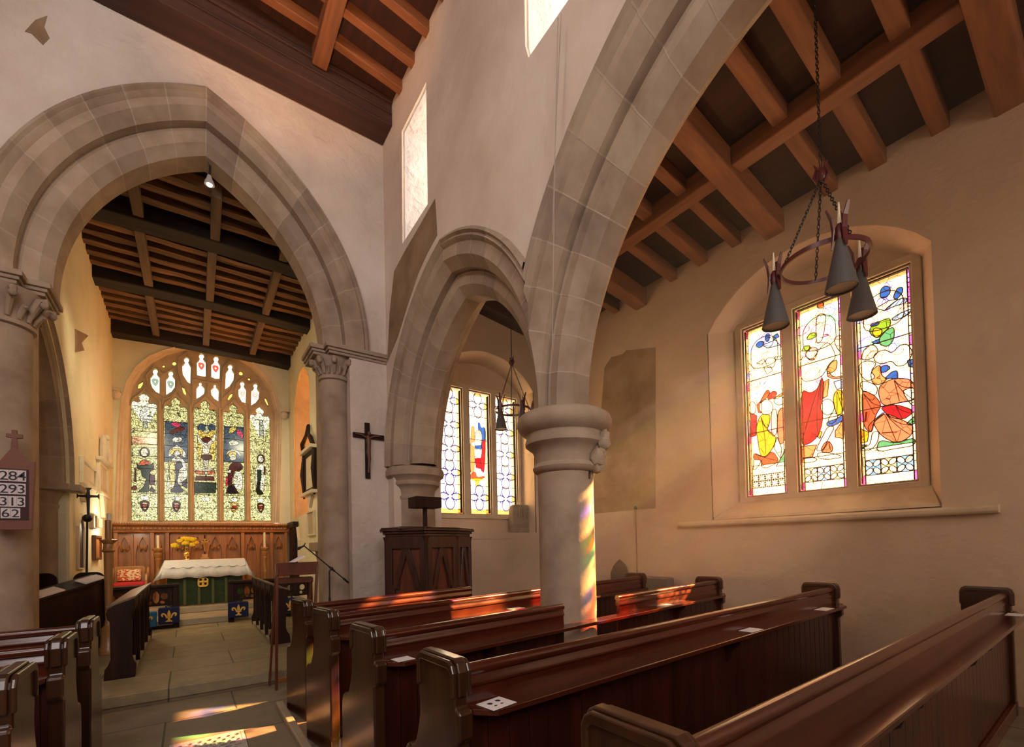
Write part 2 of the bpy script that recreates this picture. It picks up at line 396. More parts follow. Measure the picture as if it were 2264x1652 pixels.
struct(b.build('wall_east_window_head', PLASTER_A))
w2 = mullions('window_2', fy(6.45), L2, 1.925, 3.945, 3.13, 4.78, SILL); struct(w2)
# ------------------------------------------------------------------ arches
def arch_pts(s0, w, zs, h, r, n=26):
    """pointed arch, half-span w, rise h, offset r outward; returned from one springing to the other, breakpoints carry no data"""
    c = (h*h-w*w)/(2*w); R = w+c+r; ta = math.acos(c/R)
    left = [(s0+c-R*cos(ta*i/n), zs+R*sin(ta*i/n)) for i in range(n+1)]
    right = [(s0-c+R*cos(ta*(n-i)/n), zs+R*sin(ta*(n-i)/n)) for i in range(1, n+1)]
    return left + right
def arch_ring(name, fn, s0, w, zs, h, prof, mats, vl=.27, drop=0.0, parent=None, cut=None):
    """sweep prof [(r, d)...] along the arch in voussoirs with thin mortar joints; mats = 3 stones + mortar"""
    c = (h*h-w*w)/(2*w); b = MB(); rnd = random.Random(hash(name) % 1000 if False else len(name)*7+int(s0*10))
    for side in (-1, 1):
        R = w+c; ta = math.acos(c/R); L = R*ta; nv = max(4, round(L/vl)); st = [0.0]
        for k in range(nv): 
            a0, a1 = k/nv, (k+1)/nv; g = .004/L
            for q in range(4):
                st.append(a0+g+(a1-a0-2*g)*q/3) if True else 0
        ks = []
        for k in range(nv):
            a0, a1 = k/nv, (k+1)/nv; g = .005/L
            seq = [a0+g, a0+(a1-a0)*.34, a0+(a1-a0)*.67, a1-g]
            mt = rnd.choice([0, 0, 1, 2])
            ks += [(seq[i], seq[i+1], mt) for i in range(3)] + [(a1-g, min(1, a1+g), 3)]
        for i0, i1, mt in ks:
            rings = []
            for t in (i0, i1):
                ring = []
                for r, d in prof:
                    Rr = R+r; th = math.acos(min(1, c/Rr))*t
                    s = s0 + side*(Rr*cos(th)-c); z = zs+Rr*sin(th)
                    ring.append(fn(s, z, d - (.0015 if mt == 3 else 0)))
                rings.append(ring)
            if cut and all(cut(p) for p in rings[0]+rings[1]): continue
            b.loft(rings, False, m=mt)
    if drop:
        for side in (-1, 1):
            rings = []
            for z in (zs-drop, zs): rings.append([fn(s0+side*(w+r), z, d) for r, d in prof])
            b.loft(rings, False, m=0)
    return b.build(name, mats, parent, smooth=True)
# two-order profiles (r out from the soffit, d into the wall); closed over the crown of the wall opening
def two_order(face, back, in0, in1, ro, ri, ch):
    return [(ro+.10, face+.02), (ro+.095, face-.045), (ro+.065, face-.06), (ro+.045, face-.03), (ro+.035, face-.035), (ro+.02, face-.05), (ro, face-.03),
            (ro-.015, face-.008), (ri+ch, face-.008), (ri, face+ch), (ri, in0), (ri-.015, in0-.012), (ri-.03, in0), (ch, in0), (0, in0+ch*1.0), (0, in1-ch), (ch, in1), (ri, in1), (ri, back-ch), (ri+ch, back+.01), (ri+ch+.08, back+.01)]
STS = [ST1, ST2, ST3, MORTAR]
# chancel arch wall (y 6.1 .. 6.9)
CZ, CW, CH, CS = 4.05, 1.29, 2.04, 0.2
hole = [(CS-CW-.42, -.05), (CS-CW-.42, CZ-.06), (CS-CW-.35, CZ-.06), (CS-CW-.35, CZ)] + arch_pts(CS, CW, CZ, CH, .35)[1:-1] + [(CS+CW+.35, CZ), (CS+CW+.35, CZ-.06), (CS+CW+.26, CZ-.06), (CS+CW+.26, -.05)]
b = MB(); b.prism([(-3.4, -.05)] + hole + [(2.95, -.05), (2.95, 8.2), (-3.4, 8.2)], fy(6.1), 0, .8)
struct(b.build('wall_east_nave', PLASTER_R))
struct(arch_ring('trim_7', fy(6.1), CS, CW, CZ, CH, two_order(0, .8, .20, .66, .42, .24, .09), STS, vl=.30))
# arcade wall (x 2.25 .. 2.95): arch 1 between respond and column, arch 2 beyond the column, west pier
AZ = 2.50
A1 = (4.32, 1.25, 1.64); A2 = (1.10, 1.56, 1.98)
h1 = arch_pts(A1[0], A1[1], AZ, A1[2], .34)          # rising y
h2 = arch_pts(A2[0], A2[1], AZ, A2[2], .32)
# outline: bottom of wall sits on capitals; the two openings are joined above the column by a narrow pier
def mid(l, lim_lo, lim_hi): return [p for p in l if lim_lo < p[0] < lim_hi]
cl1 = [(4.70, 5.32), (5.46, 5.28), (5.42, 6.72), (4.68, 6.73)]
cl2 = [(1.30, 5.32), (2.80, 5.32), (2.84, 5.46), (2.82, 6.73), (1.30, 6.73)]
YV = 2.87
prof = [(6.2, -.1), (6.2, 8.2), (-4, 8.2), (-4, -.1), (-.85, -.1), (-.85, AZ)] + mid(h2, -.79, YV) + mid(h1, YV, 5.89) + [(5.90, AZ), (5.90, -.1)]
b = MB(); b.prism([prof, cl1, cl2], fx(2.25), 0, .70)
struct(b.build('wall_arcade', PLASTER))
TO = two_order(0, .70, .17, .53, .44, .22, .09)
def over_other(c0, w, h):
    c = (h*h-w*w)/(2*w)
    return lambda p: (sqrt((abs(p[1]-c0)+c)**2 + max(0, p[2]-AZ)**2) < w+c+.02)
TO2 = two_order(0, .70, .17, .53, .38, .20, .09)
ring1 = struct(arch_ring('trim_8', fx(2.25), A1[0], A1[1], AZ, A1[2], TO, STS, vl=.24))
ring2 = struct(arch_ring('trim_9', fx(2.25), A2[0], A2[1], AZ, A2[2], TO2, STS, vl=.27))
def slice_off(o, y, keep):
    bm = bmesh.new(); bm.from_mesh(o.data); yl = y - o.location.y
    bmesh.ops.bisect_plane(bm, geom=bm.verts[:]+bm.edges[:]+bm.faces[:], plane_co=(0, yl, 0), plane_no=(0, 1, 0), clear_inner=keep > 0, clear_outer=keep < 0)
    bm.to_mesh(o.data); bm.free()
slice_off(ring1, YV, 1); slice_off(ring2, YV, -1)
# clerestory reveals: splayed sill, jambs and head with a light set far out
def reveal(name, o1, i1, x0, x1, mat):
    b = MB(); b.loft([[(x0, *p) for p in o1], [(x0+.02, *p) for p in o1], [(x1, *p) for p in i1]], True)
    return struct(b.build(name, mat))
REVM = old_plaster('white_reveal_plaster', [(.74, .70, .68), (.84, .80, .78), (.90, .87, .85)], big=.8)
reveal('trim_11', cl1, [(4.84, 5.72), (5.28, 5.72), (5.28, 6.62), (4.84, 6.62)], 2.27, 3.0, REVM)
reveal('trim_12', cl2, [(1.5, 5.75), (2.6, 5.75), (2.62, 5.9), (2.62, 6.62), (1.5, 6.62)], 2.27, 3.0, REVM)
# ------------------------------------------------------------------ remaining nave and aisle shell (mostly behind the camera)
b = MB(); b.prism([[(-4, -.1), (6.2, -.1), (6.2, 8.2), (-4, 8.2)], rect(.2, 2.2, 4.9, 6.8)], fx(-2.9), 0, .3); struct(b.build('wall_north', PLASTER))
b = MB(); b.prism([[(-2.9, -.1), (6.0, -.1), (6.0, 8.2), (-2.9, 8.2)], rect(-1.2, 1.4, 1.6, 5.0), rect(3.4, 4.8, 1.9, 4.2)], fy(-4.2), 0, .3); struct(b.build('wall_west', PLASTER))
# ------------------------------------------------------------------ chancel walls
CE = 12.4
# left wall with the arch to the north chapel
XL = -1.24
LA = (6.5, 1.42, 1.607); LZ = 2.28
hl = arch_pts(LA[0], LA[1], LZ, LA[2], .19)
top = [(6.9, 6.0)]
rj = random.Random(3)
wl = [(6.85, 6.15), (12.5, 6.15), (12.5, -.1), (LA[0]+LA[1]+.19, -.1)] + [p for p in reversed(hl) if p[0] > 6.85]
wl = wl + [(6.85, 4.42)]
b = MB(); b.prism(wl, fx(XL), -.6, 0); struct(b.build('wall_chancel_left', PLASTER_C))
LP = [(.30, -.0), (.29, -.035), (.24, -.045), (.22, -.0), (.20, .015), (.18, .05), (.14, .06), (.12, .03), (.10, .05), (.10, .12), (.07, .16), (.05, .14), (.03, .17), (.03, .22), (0, .26), (.0, .40), (.03, .44), (.03, .48), (.06, .52), (.10, .50), (.12, .56), (.20, .60)]
struct(arch_ring('trim_13', lambda s, t, d: (XL-d, s, t), LA[0], LA[1], LZ, LA[2], LP, [ST3, ST1, ST3, MORTAR], vl=.32, cut=lambda p: p[1] < 6.86))
b = MB(); b.box(-3.4, -3.3, 6.8, 12.6, -.1, 6.2); b.box(-3.4, -1.8, 10.5, 10.6, -.1, 6.2); struct(b.build('wall_chapel', PLASTER_C))
b = MB(); b.box(-3.4, -1.80, 6.8, 10.6, 4.6, 4.7); struct(b.build('ceiling_chapel', PLASTER_C))
# right wall with the narrow window recess
XR = 2.06
def seg_or_pts(pts): return P2(pts, 'x', XR)
ro = seg_or_pts([(650, 1150), (650, 1000), (651, 900), (656, 850), (663, 822), (670, 811), (677, 818), (683, 840), (685, 900), (684, 1000), (681, 1132)])
ro = [(y, z) for y, z in ro]
b = MB(); b.prism([[(6.85, 6.15), (12.5, 6.15), (12.5, -.1), (6.85, -.1)], ro], fx(XR), 0, .2); struct(b.build('wall_chancel_right', PLASTER_C))
cyr = sum(p[0] for p in ro)/len(ro); 
ri = [(cyr+(y-cyr)*.72, 2.35+(z-2.35)*.93+.02) for y, z in ro]
b = MB(); b.loft([[(XR, *p) for p in ro], [(XR+.04, *p) for p in ro], [(XR+.36, *p) for p in ri]], True); struct(b.build('trim_14', TRAC))
# east wall with the great window: opening traced on the wall plane, tracery 25 cm behind it
def Z5(pts): return [(230+x/4.0286, 760+y/4.0286) for x, y in pts]
EO = Z5([(88, 1600), (105, 1100), (125, 700), (148, 500), (195, 330), (285, 195), (400, 110), (540, 55), (720, 12), (900, 0), (1080, 30), (1240, 100), (1370, 200), (1470, 320), (1540, 450), (1585, 620), (1575, 1100), (1560, 1600)])
EI = Z5([(208, 1592), (216, 1100), (224, 700), (235, 520), (262, 390), (330, 270), (430, 175), (560, 105), (720, 62), (870, 48), (1020, 66), (1160, 120), (1290, 205), (1390, 300), (1465, 420), (1515, 600), (1506, 1100), (1496, 1592)])
eo2 = P2(EO, 'y', CE); ei2 = P2(EI, 'y', CE+.25)
b = MB(); b.prism([[(-1.9, -.1), (2.6, -.1), (2.6, 6.6), (-1.9, 6.6)], eo2], fy(CE), 0, .08); struct(b.build('wall_east_chancel', PLASTER_C))
def lerp2(a, c, t): return [(p[0]+(q[0]-p[0])*t, p[1]+(q[1]-p[1])*t) for p, q in zip(a, c)]
b = MB()
steps = [(0, -.03), (.10, -.03), (.12, .01), (.30, .03), (.40, .09), (.62, .10), (.70, .16), (.86, .20), (1.0, .25)]
b.loft([[(p[0], CE+d, p[1]) for p in lerp2(eo2, ei2, t)] for t, d in steps], True)
b.box(eo2[0][0]-.05, eo2[-1][0]+.05, CE+.01, CE+.4, eo2[0][1]-.12, eo2[0][1]+.03)
struct(b.build('trim_15', SILL))
# ------------------------------------------------------------------ roofs: boards, with every timber a part
def ceil_part(root, name, mat, *args, bevel=.01, **kw):
    b = MB(); b.bar(*args); return b.build(name, mat, root, bevel=bevel)
RAFTP = wood_mat('purlin_wood', (.15, .052, .017), (.30, .108, .034), rough=0.65, axis=1, bump=0.4)
BEAMY = wood_mat('roof_timber_long', (.055, .022, .012), (.12, .050, .026), rough=0.75, axis=1, bump=0.5)
# aisle
zr = lambda x: 4.99 + .137*(5.45-x)
b = MB(); b.bar((2.80, 1.2, zr(2.80)+.19), (5.62, 1.2, zr(5.62)+.19), 10.2, .10, up=(0, 0, 1))
ca = struct(b.build('ceiling_aisle', BOARD, origin=(0, 0, 0)))
rj = random.Random(11)
for y in [.95, 1.40, 1.80, 2.80, 3.25, 3.68, 4.72, 5.15, 5.58, .02, -.45, -.9, -1.8, -2.3, -2.8]:
    w = rj.uniform(.11, .145); j = rj.uniform(-.012, .012)
    ceil_part(ca, 'rafter', RAFT, (2.85, y+.02+j, zr(2.85)+.065+j), (5.55, y+.02-j, zr(5.55)+.065), w, .14)
for y in [.54, 2.38, 4.26, -1.35]:
    ceil_part(ca, 'principal_rafter', RAFT, (2.85, y, zr(2.85)+.02), (5.55, y, zr(5.55)-.02), .21, .24, bevel=.018)
ceil_part(ca, 'end_beam', BEAM, (2.90, 5.98, zr(2.90)+.02), (5.5, 5.98, zr(5.5)+.0), .26, .30, bevel=.02)
for x in (4.42, 3.30):
    for y0, y1 in ((-3.9, -1.45), (-1.25, .44), (.64, 2.28), (2.48, 4.16), (4.36, 5.86)):
        ceil_part(ca, 'purlin', RAFTP, (x, y0, zr(x)+.03), (x, y1, zr(x)+.03), .17, .20, bevel=.015)
# nave
zn = lambda x: 7.23 + .13*(2.25-x)
b = MB()
b.bar((2.5, 1.0, zn(2.5)+.16), (.1, 1.0, zn(.1)+.16), 11, .08); b.bar((.1, 1.0, zn(.1)+.16), (-3.0, 1.0, zn(2.9)+.16-.02), 11, .08)
cn = struct(b.build('ceiling_nave', BOARD, origin=(0, 0, 0)))
b = MB(); b.box(-2.9, 2.24, 5.72, 6.09, 7.02, 7.75); b.box(-2.9, 2.24, 5.69, 5.72, 7.30, 7.36); b.box(-2.9, 2.24, 5.70, 5.72, 7.16, 7.18)
b.build('wall_beam', BEAM, cn, bevel=.02)
for y in [5.42, 5.03, 4.62, 4.20, 3.78, 3.35, 2.9, 2.45, 2.0, 1.5, 1.0]:
    ceil_part(cn, 'rafter', RAFT, (2.3, y, zn(2.3)+.06), (1.40, y, zn(1.40)+.06), .10, .13)
    ceil_part(cn, 'rafter', RAFT, (1.26, y, zn(1.26)+.06), (-.65, y, zn(.45)+.06-.02), .10, .13)
for x in (1.33, -.75):
    ceil_part(cn, 'purlin', RAFTP, (x, 5.70, zn(abs(x))+.0), (x, -3.8, zn(abs(x))+.0), .17, .24, bevel=.015)
# chancel
b = MB(); b.box(-1.6, 2.3, 6.85, 12.6, 6.21, 6.28)
cc = struct(b.build('ceiling_chancel', BEAMC, origin=(0, 0, 0)))
for y, z in ((8.05, 5.90), (10.05, 5.90), (12.26, 5.86)):
    b = MB(); w = .17
    xs = [-1.4+3.7*i/8 for i in range(9)]
    b.loft([[(x, y-w, z+.06*sin(pi*i/8)), (x, y+w, z+.06*sin(pi*i/8)), (x, y+w, z+.34), (x, y-w, z+.34)] for i, x in enumerate(xs)], True, caps=True)
    b.build('tie_beam', BEAMC, cc, bevel=.02)
y = 7.0
while y < 12.1:
    if min(abs(y-8.05), abs(y-10.05), abs(y-12.26)) > .2:
        b = MB(); xs = [-1.4+3.7*i/14 for i in range(15)]
        b.loft([[(x, y-.07+rj.uniform(-.012, .012), 6.055+rj.uniform(-.01, .01)), (x, y+.07+rj.uniform(-.012, .012), 6.055+rj.uniform(-.01, .01)), (x, y+.07, 6.20), (x, y-.07, 6.20)] for x in xs], True, caps=True)
        b.build('joist', BOARDC, cc)
    y += .30
for x in (-.53, .34, 1.24):
    for y0, y1 in ((6.9, 7.88), (8.22, 9.88), (10.22, 12.09)):
        ceil_part(cc, 'rib', BEAMG, (x-.01, y0, 6.05), (x+.01, y1, 6.05), .12, .17, bevel=.012)
# ------------------------------------------------------------------ stained glass
def glass_mat(name, leads=0.0, lscale=14.0, tint=(1, 1, 1), tex=0.12, l0=.045, l1=.11):
    m, nt, b = newmat(name); nt.nodes.remove(b)
    out = nt.nodes['Material Output']
    at = N(nt, 'ShaderNodeAttribute', attribute_name='tint')
    g = N(nt, 'ShaderNodeNewGeometry')
    n = N(nt, 'ShaderNodeTexNoise', i_Scale=22.0, i_Detail=4.0); nt.links.new(g.outputs['Position'], n.inputs['Vector'])
    mr = N(nt, 'ShaderNodeMapRange'); mr.inputs[1].default_value = .3; mr.inputs[2].default_value = .7; mr.inputs[3].default_value = 1-tex*2.4; mr.inputs[4].default_value = 1.0+tex*.4
    nt.links.new(n.outputs[0], mr.inputs[0])
    mx = N(nt, 'ShaderNodeMix', data_type='RGBA', blend_type='MULTIPLY'); mx.inputs[0].default_value = 1.0
    nt.links.new(at.outputs['Color'], mx.inputs[6]); nt.links.new(mr.outputs[0], mx.inputs[7])
    col = mx.outputs[2]
    if leads:
        v = N(nt, 'ShaderNodeTexVoronoi', feature='DISTANCE_TO_EDGE', i_Scale=lscale); nt.links.new(g.outputs['Position'], v.inputs['Vector'])
        r2 = N(nt, 'ShaderNodeMapRange'); r2.inputs[1].default_value = l0; r2.inputs[2].default_value = l1; r2.inputs[3].default_value = 1-leads; r2.inputs[4].default_value = 1.0
        nt.links.new(v.outputs['Distance'], r2.inputs[0])
        m2 = N(nt, 'ShaderNodeMix', data_type='RGBA', blend_type='MULTIPLY'); m2.inputs[0].default_value = 1.0
        nt.links.new(col, m2.inputs[6]); nt.links.new(r2.outputs[0], m2.inputs[7]); col = m2.outputs[2]
    tr = N(nt, 'ShaderNodeBsdfTransparent'); nt.links.new(col, tr.inputs[0])
    gl = N(nt, 'ShaderNodeBsdfGlossy'); gl.inputs['Roughness'].default_value = .15; gl.inputs['Color'].default_value = (.9, .9, .9, 1)
    ms = N(nt, 'ShaderNodeMixShader'); ms.inputs[0].default_value = .03
    nt.links.new(tr.outputs[0], ms.inputs[1]); nt.links.new(gl.outputs[0], ms.inputs[2]); nt.links.new(ms.outputs[0], out.inputs[0])
    return m
GL_S = glass_mat('painted_glass', leads=.94, lscale=8.5, tex=.05, l0=.008, l1=.022)
GL_E = glass_mat('leaded_grisaille_glass', leads=.93, lscale=24.0, tex=.3)
GL_C = glass_mat('clear_glass', tex=.05)
GL_F, _nt, _b = newmat('obscured_glass'); _nt.nodes.remove(_b); _t = N(_nt, 'ShaderNodeBsdfTranslucent'); _t.inputs[0].default_value = (.9, .88, .86, 1); _nt.links.new(_t.outputs[0], _nt.nodes['Material Output'].inputs[0])
GL_P = glass_mat('plain_painted_glass', tex=.05)
def poly_in(p, poly):
    x, y = p; c = False; j = len(poly)-1
    for i in range(len(poly)):
        if (poly[i][1] > y) != (poly[j][1] > y) and x < (poly[j][0]-poly[i][0])*(y-poly[i][1])/(poly[j][1]-poly[i][1]+1e-12)+poly[i][0]: c = not c
        j = i
    return c
def inside_segs(a, c, poly, n=None):
    """pieces of the segment a-c inside poly"""
    L = sqrt((a[0]-c[0])**2+(a[1]-c[1])**2); n = n or max(2, int(L/.012)); run = None; out = []
    for i in range(n+1):
        t = i/n; p = (a[0]+(c[0]-a[0])*t, a[1]+(c[1]-a[1])*t); k = poly_in(p, poly)
        if k and run is None: run = p
        if not k and run is not None: out.append((run, last)); run = None
        last = p
    if run is not None: out.append((run, last))
    return [s for s in out if abs(s[0][0]-s[1][0])+abs(s[0][1]-s[1][1]) > .004]
def smooth_loop(l):
    if len(l) < 5 or len(l) > 13: return l
    for _ in range(2):
        q = []
        for i in range(len(l)):
            a, c = l[i], l[(i+1) % len(l)]; q += [(a[0]*.78+c[0]*.22, a[1]*.78+c[1]*.22), (a[0]*.22+c[0]*.78, a[1]*.22+c[1]*.78)]
        l = q
    return l
def glass_light(parent, outline, fn, base, polys, bars=(), mat=None, leads=(), lw=.007, name='stained_glass', toward=-1, outline_lead=True, leadcol=None):
    """one light: glass split exactly along the outlines of polys [(rgb, points, lead?)]; lead strips along those outlines"""
    pts = []; edges = []
    def addloop(l):
        k = len(pts); pts.extend([Vector((p[0], p[1])) for p in l]); edges.extend([(k+i, k+(i+1) % len(l)) for i in range(len(l))])
    polys = [(c[0], smooth_loop(c[1])) + tuple(c[2:]) for c in polys]
    addloop(outline)
    for c in polys: addloop(c[1])
    v2, e2, f2, *_ = delaunay_2d_cdt(pts, edges, [], 0, 1e-5)
    vs = [fn(v.x, v.y, 0) for v in v2]; fs = []; cols = []
    for f in f2:
        cx = sum(v2[i].x for i in f)/len(f); cyy = sum(v2[i].y for i in f)/len(f)
        if not poly_in((cx, cyy), outline): continue
        col = base(cx, cyy) if callable(base) else base
        for c in polys:
            if poly_in((cx, cyy), c[1]): col = c[0]
        fs.append(tuple(f)); cols.append(col)
    me = bpy.data.meshes.new(name); me.from_pydata(vs, [], fs)
    at = me.color_attributes.new('tint', 'FLOAT_COLOR', 'CORNER'); k = 0
    for i, p in enumerate(me.polygons):
        for _ in p.loop_indices: at.data[k].color = (*cols[i], 1); k += 1
    me.materials.append(mat or GL_S)
    o = bpy.data.objects.new(name, me); COL.objects.link(o); o.parent = parent
    o.location = -Vector(parent['_w']); o['_w'] = (0, 0, 0)
    b = MB()
    def strip(a, c, w):
        dx, dy = c[0]-a[0], c[1]-a[1]; L = sqrt(dx*dx+dy*dy) or 1; nx, ny = -dy/L*w/2, dx/L*w/2
        q = [(a[0]+nx, a[1]+ny), (c[0]+nx, c[1]+ny), (c[0]-nx, c[1]-ny), (a[0]-nx, a[1]-ny)]
        b.add([fn(s, t, toward*.002) for s, t in q] + [fn(s, t, toward*.007) for s, t in q], [(0, 1, 2, 3), (7, 6, 5, 4), (0, 4, 5, 1), (1, 5, 6, 2), (2, 6, 7, 3), (3, 7, 4, 0)])
    for c in polys:
        if len(c) > 2 and not c[2]: continue
        w = c[2] if len(c) > 2 and not isinstance(c[2], bool) else lw
        l = c[1]
        for i in range(len(l)):
            for s_ in inside_segs(l[i], l[(i+1) % len(l)], outline): strip(s_[0], s_[1], w)
    for l in leads:
        for i in range(len(l)-1):
            for s_ in inside_segs(l[i], l[i+1], outline): strip(s_[0], s_[1], lw*.8)
    xs = [p[0] for p in outline]
    for z in bars:
        for s_ in inside_segs((min(xs)-.01, z), (max(xs)+.01, z), outline): strip(s_[0], s_[1], .011)
    if outline_lead:
        for i in range(len(outline)): strip(outline[i], outline[(i+1) % len(outline)], .010)
    if b.v:
        q = b.build('leading', leadcol or LEAD, o, local=True, doub=False)
    return o
def ell(cx, cy_, a, c, n=16, rot=0): return [(cx+a*cos(2*pi*i/n)*cos(rot)-c*sin(2*pi*i/n)*sin(rot), cy_+a*cos(2*pi*i/n)*sin(rot)+c*sin(2*pi*i/n)*cos(rot)) for i in range(n)]
WH = (.86, .56, .24)
RED = (.19, .002, .004); CRIM = (.26, .004, .005); ORG = (.34, .030, .009); SAL = (.46, .068, .027); YEL = (.46, .16, .003); BLU = (.008, .034, .13); LBL = (.13, .16, .24)
GRN = (.04, .12, .045); LIM = (.09, .14, .006); AMB = (.48, .10, .028); PINK = (.75, .26, .15); VIO = (.30, .10, .65)
# --- south window: three lights of figures, traced on the glass plane x = 5.85
GXS = 5.85
def Z6(pts): return P2([(1630+x/2.949, 560+y/2.949) for x, y in pts], 'x', GXS)
def border(a, c, z0, z1, n=22, w=.028):
    out = []
    for s0, s1 in ((a, a+w), (c-w, c)):
        h = (z1-z0)/n
        for k in range(n): out.append((WH if k % 7 else (.9, .05, .25), rect(s0, s1, z0+k*h, z0+(k+1)*h)))
    return out
def quads(a, c, z0, z1, n, cols):
    out = []; w = (c-a)/n; m_ = min(w, z1-z0)
    for i in range(n):
        cx = a+w*(i+.5)
        for j in range(2 if (z1-z0) > 1.3*w else 1):
            cz = z0 + (z1-z0)*(j+.5)/(2 if (z1-z0) > 1.3*w else 1); hh = (z1-z0)/(2 if (z1-z0) > 1.3*w else 1)
            out.append((cols[(i+j) % len(cols)], rect(cx-w/2, cx+w/2, cz-hh/2, cz+hh/2)))
            for dx, dz in ((-1, 1), (1, 1), (-1, -1), (1, -1)):
                out.append((WH, ell(cx+dx*w*.25, cz+dz*hh*.25, w*.30, hh*.17, 10, rot=dx*dz*atan2(hh, w))))
    return out
def letters(a, c, z0, z1, seed):
    r = random.Random(seed); out = []; x = a+.05
    while x < c-.05:
        w = r.uniform(.012, .03)
        if r.random() < .62: out.append(((.62, .42, .22), rect(x, x+w, z0+.012, z0+.012+(z1-z0)*r.uniform(.35, .6)), False))
        x += w+r.uniform(.008, .03)
    return out
SA, SB, SCc = L1
pl = {}
# right light (light nearest the camera, y 1.30-1.755)
pl[0] = [
 (BLU, [(935, 235), (965, 212), (998, 222), (1000, 260), (965, 295), (930, 290)]), (BLU, [(1015, 290), (1045, 225), (1080, 222), (1082, 255), (1040, 305)]),
 (LBL, [(985, 350), (1050, 300), (1110, 290), (1105, 325), (1030, 345), (960, 375)]), (LBL, [(1000, 435), (1060, 392), (1145, 360), (1110, 402), (1040, 440)]),
 (WH, [(905, 360), (990, 310), (1050, 300), (960, 375)]),
 (LIM, [(870, 480), (940, 440), (1000, 420), (1000, 480), (940, 530), (905, 555), (862, 520)]), (YEL, [(880, 520), (895, 485), (950, 495), (935, 545), (905, 555)]),
 (GRN, [(940, 540), (975, 500), (1025, 478), (1025, 560), (985, 612), (935, 600), (925, 560)]), (BLU, [(862, 470), (905, 450), (930, 445), (920, 470), (880, 480)]), (BLU, [(880, 580), (930, 558), (925, 592), (890, 590)]),
 (PINK, [(820, 640), (860, 600), (900, 600), (925, 640), (880, 690), (810, 700)]), (WH, [(890, 660), (960, 625), (1010, 655), (1060, 600), (1110, 590), (1150, 650), (1100, 730), (1040, 740), (1010, 700), (940, 725), (895, 705)]),
 (BLU, [(935, 740), (975, 728), (1005, 750), (960, 780), (935, 775)]), (BLU, [(955, 825), (1010, 770), (1048, 765), (1048, 825), (1000, 815)]), (BLU, [(1110, 700), (1150, 690), (1150, 745), (1120, 740)]),
 (AMB, [(870, 770), (935, 720), (940, 800), (985, 820), (930, 860), (880, 850)]), (WH, [(795, 720), (850, 700), (915, 715), (870, 770), (905, 810), (850, 840), (800, 790)]),
 (SAL, [(930, 860), (1020, 815), (1130, 820), (1160, 870), (1160, 960), (1060, 975), (950, 1000), (920, 920)]), (WH, [(1075, 900), (1120, 880), (1160, 880), (1160, 1000), (1130, 985)]),
 (ORG, [(815, 900), (850, 905), (900, 930), (945, 990), (900, 1060), (880, 1180), (830, 1140), (815, 1020)]),
 (RED, [(935, 1005), (1030, 985), (1130, 1015), (1145, 1045), (1080, 1088), (1000, 1070), (960, 1035)]), (ORG, [(955, 1035), (960, 1050), (890, 1100), (875, 1175), (845, 1130)]),
 (SAL, [(890, 1100), (960, 1038), (1080, 1090), (1150, 1120), (1140, 1190), (1045, 1245), (950, 1200), (900, 1135)]), (WH, [(880, 1165), (930, 1160), (915, 1240), (870, 1285), (810, 1290), (820, 1270), (870, 1250)]),
 (YEL, [(800, 1140), (860, 1170), (850, 1230), (800, 1240)]), (GRN, [(905, 1300), (925, 1215), (1030, 1240), (1160, 1200), (1160, 1255), (1030, 1275)]), (GRN, [(1105, 1110), (1160, 1060), (1160, 1110), (1130, 1120)]), (GRN, [(800, 1250), (850, 1250), (815, 1270), (800, 1300)]),
 (WH, [(800, 840), (850, 835), (920, 870), (905, 935), (850, 905), (812, 895)]),
]
# middle light
pl[1] = [
 (AMB, [(520, 345), (540, 315), (565, 320), (565, 355), (530, 362)]), (LIM, [(455, 550), (480, 520), (520, 520), (520, 545), (460, 570)]), (LIM, [(420, 640), (440, 605), (475, 605), (470, 640)]),
 (WH, [(520, 400), (580, 395), (575, 460), (560, 560), (520, 600), (515, 500)]), (PINK, [(440, 660), (480, 610), (530, 620), (510, 690), (470, 700)]), (PINK, [(630, 560), (670, 530), (690, 560), (690, 660), (650, 620)]),
 (WH, [(410, 700), (440, 670), (490, 700), (540, 620), (600, 570), (650, 680), (600, 720), (560, 800), (500, 830), (420, 840)]),
 (AMB, [(580, 770), (610, 715), (655, 690), (650, 760), (600, 790)]), ((.35, .10, .05), [(590, 760), (625, 810), (690, 800), (690, 815), (620, 820), (585, 800)]),
 (RED, [(415, 885), (480, 915), (530, 880), (552, 805), (565, 840), (555, 950), (560, 1100), (530, 1190), (480, 1240), (415, 1258)]),
 (AMB, [(565, 840), (600, 820), (590, 930), (560, 950)]), (LBL, [(630, 840), (690, 820), (690, 880), (650, 890)]), (YEL, [(625, 940), (650, 890), (695, 900), (695, 1040), (650, 1060), (635, 1000)]),
 (WH, ell(590, 1003, 44, 52, 18)), (WH, [(590, 1090), (620, 1040), (660, 1050), (650, 1090), (610, 1120)]),
 (BLU, [(585, 1098), (640, 1085), (695, 1050), (695, 1085), (640, 1125), (585, 1130)]),
 (WH, [(590, 1130), (640, 1130), (600, 1200), (560, 1290), (510, 1290), (555, 1200)]), (AMB, [(640, 1160), (695, 1080), (695, 1210), (640, 1200)]),
 (SAL, [(550, 1270), (575, 1230), (600, 1225), (625, 1260), (620, 1300), (550, 1300)]), (YEL, [(540, 1160), (555, 1165), (540, 1210), (525, 1200)]), (AMB, [(420, 1260), (520, 1250), (490, 1330), (420, 1335)]), (YEL, [(425, 1340), (480, 1328), (525, 1340), (510, 1360), (425, 1370)]),
 (WH, [(520, 1300), (630, 1305), (697, 1330), (600, 1345), (530, 1340)]),
]
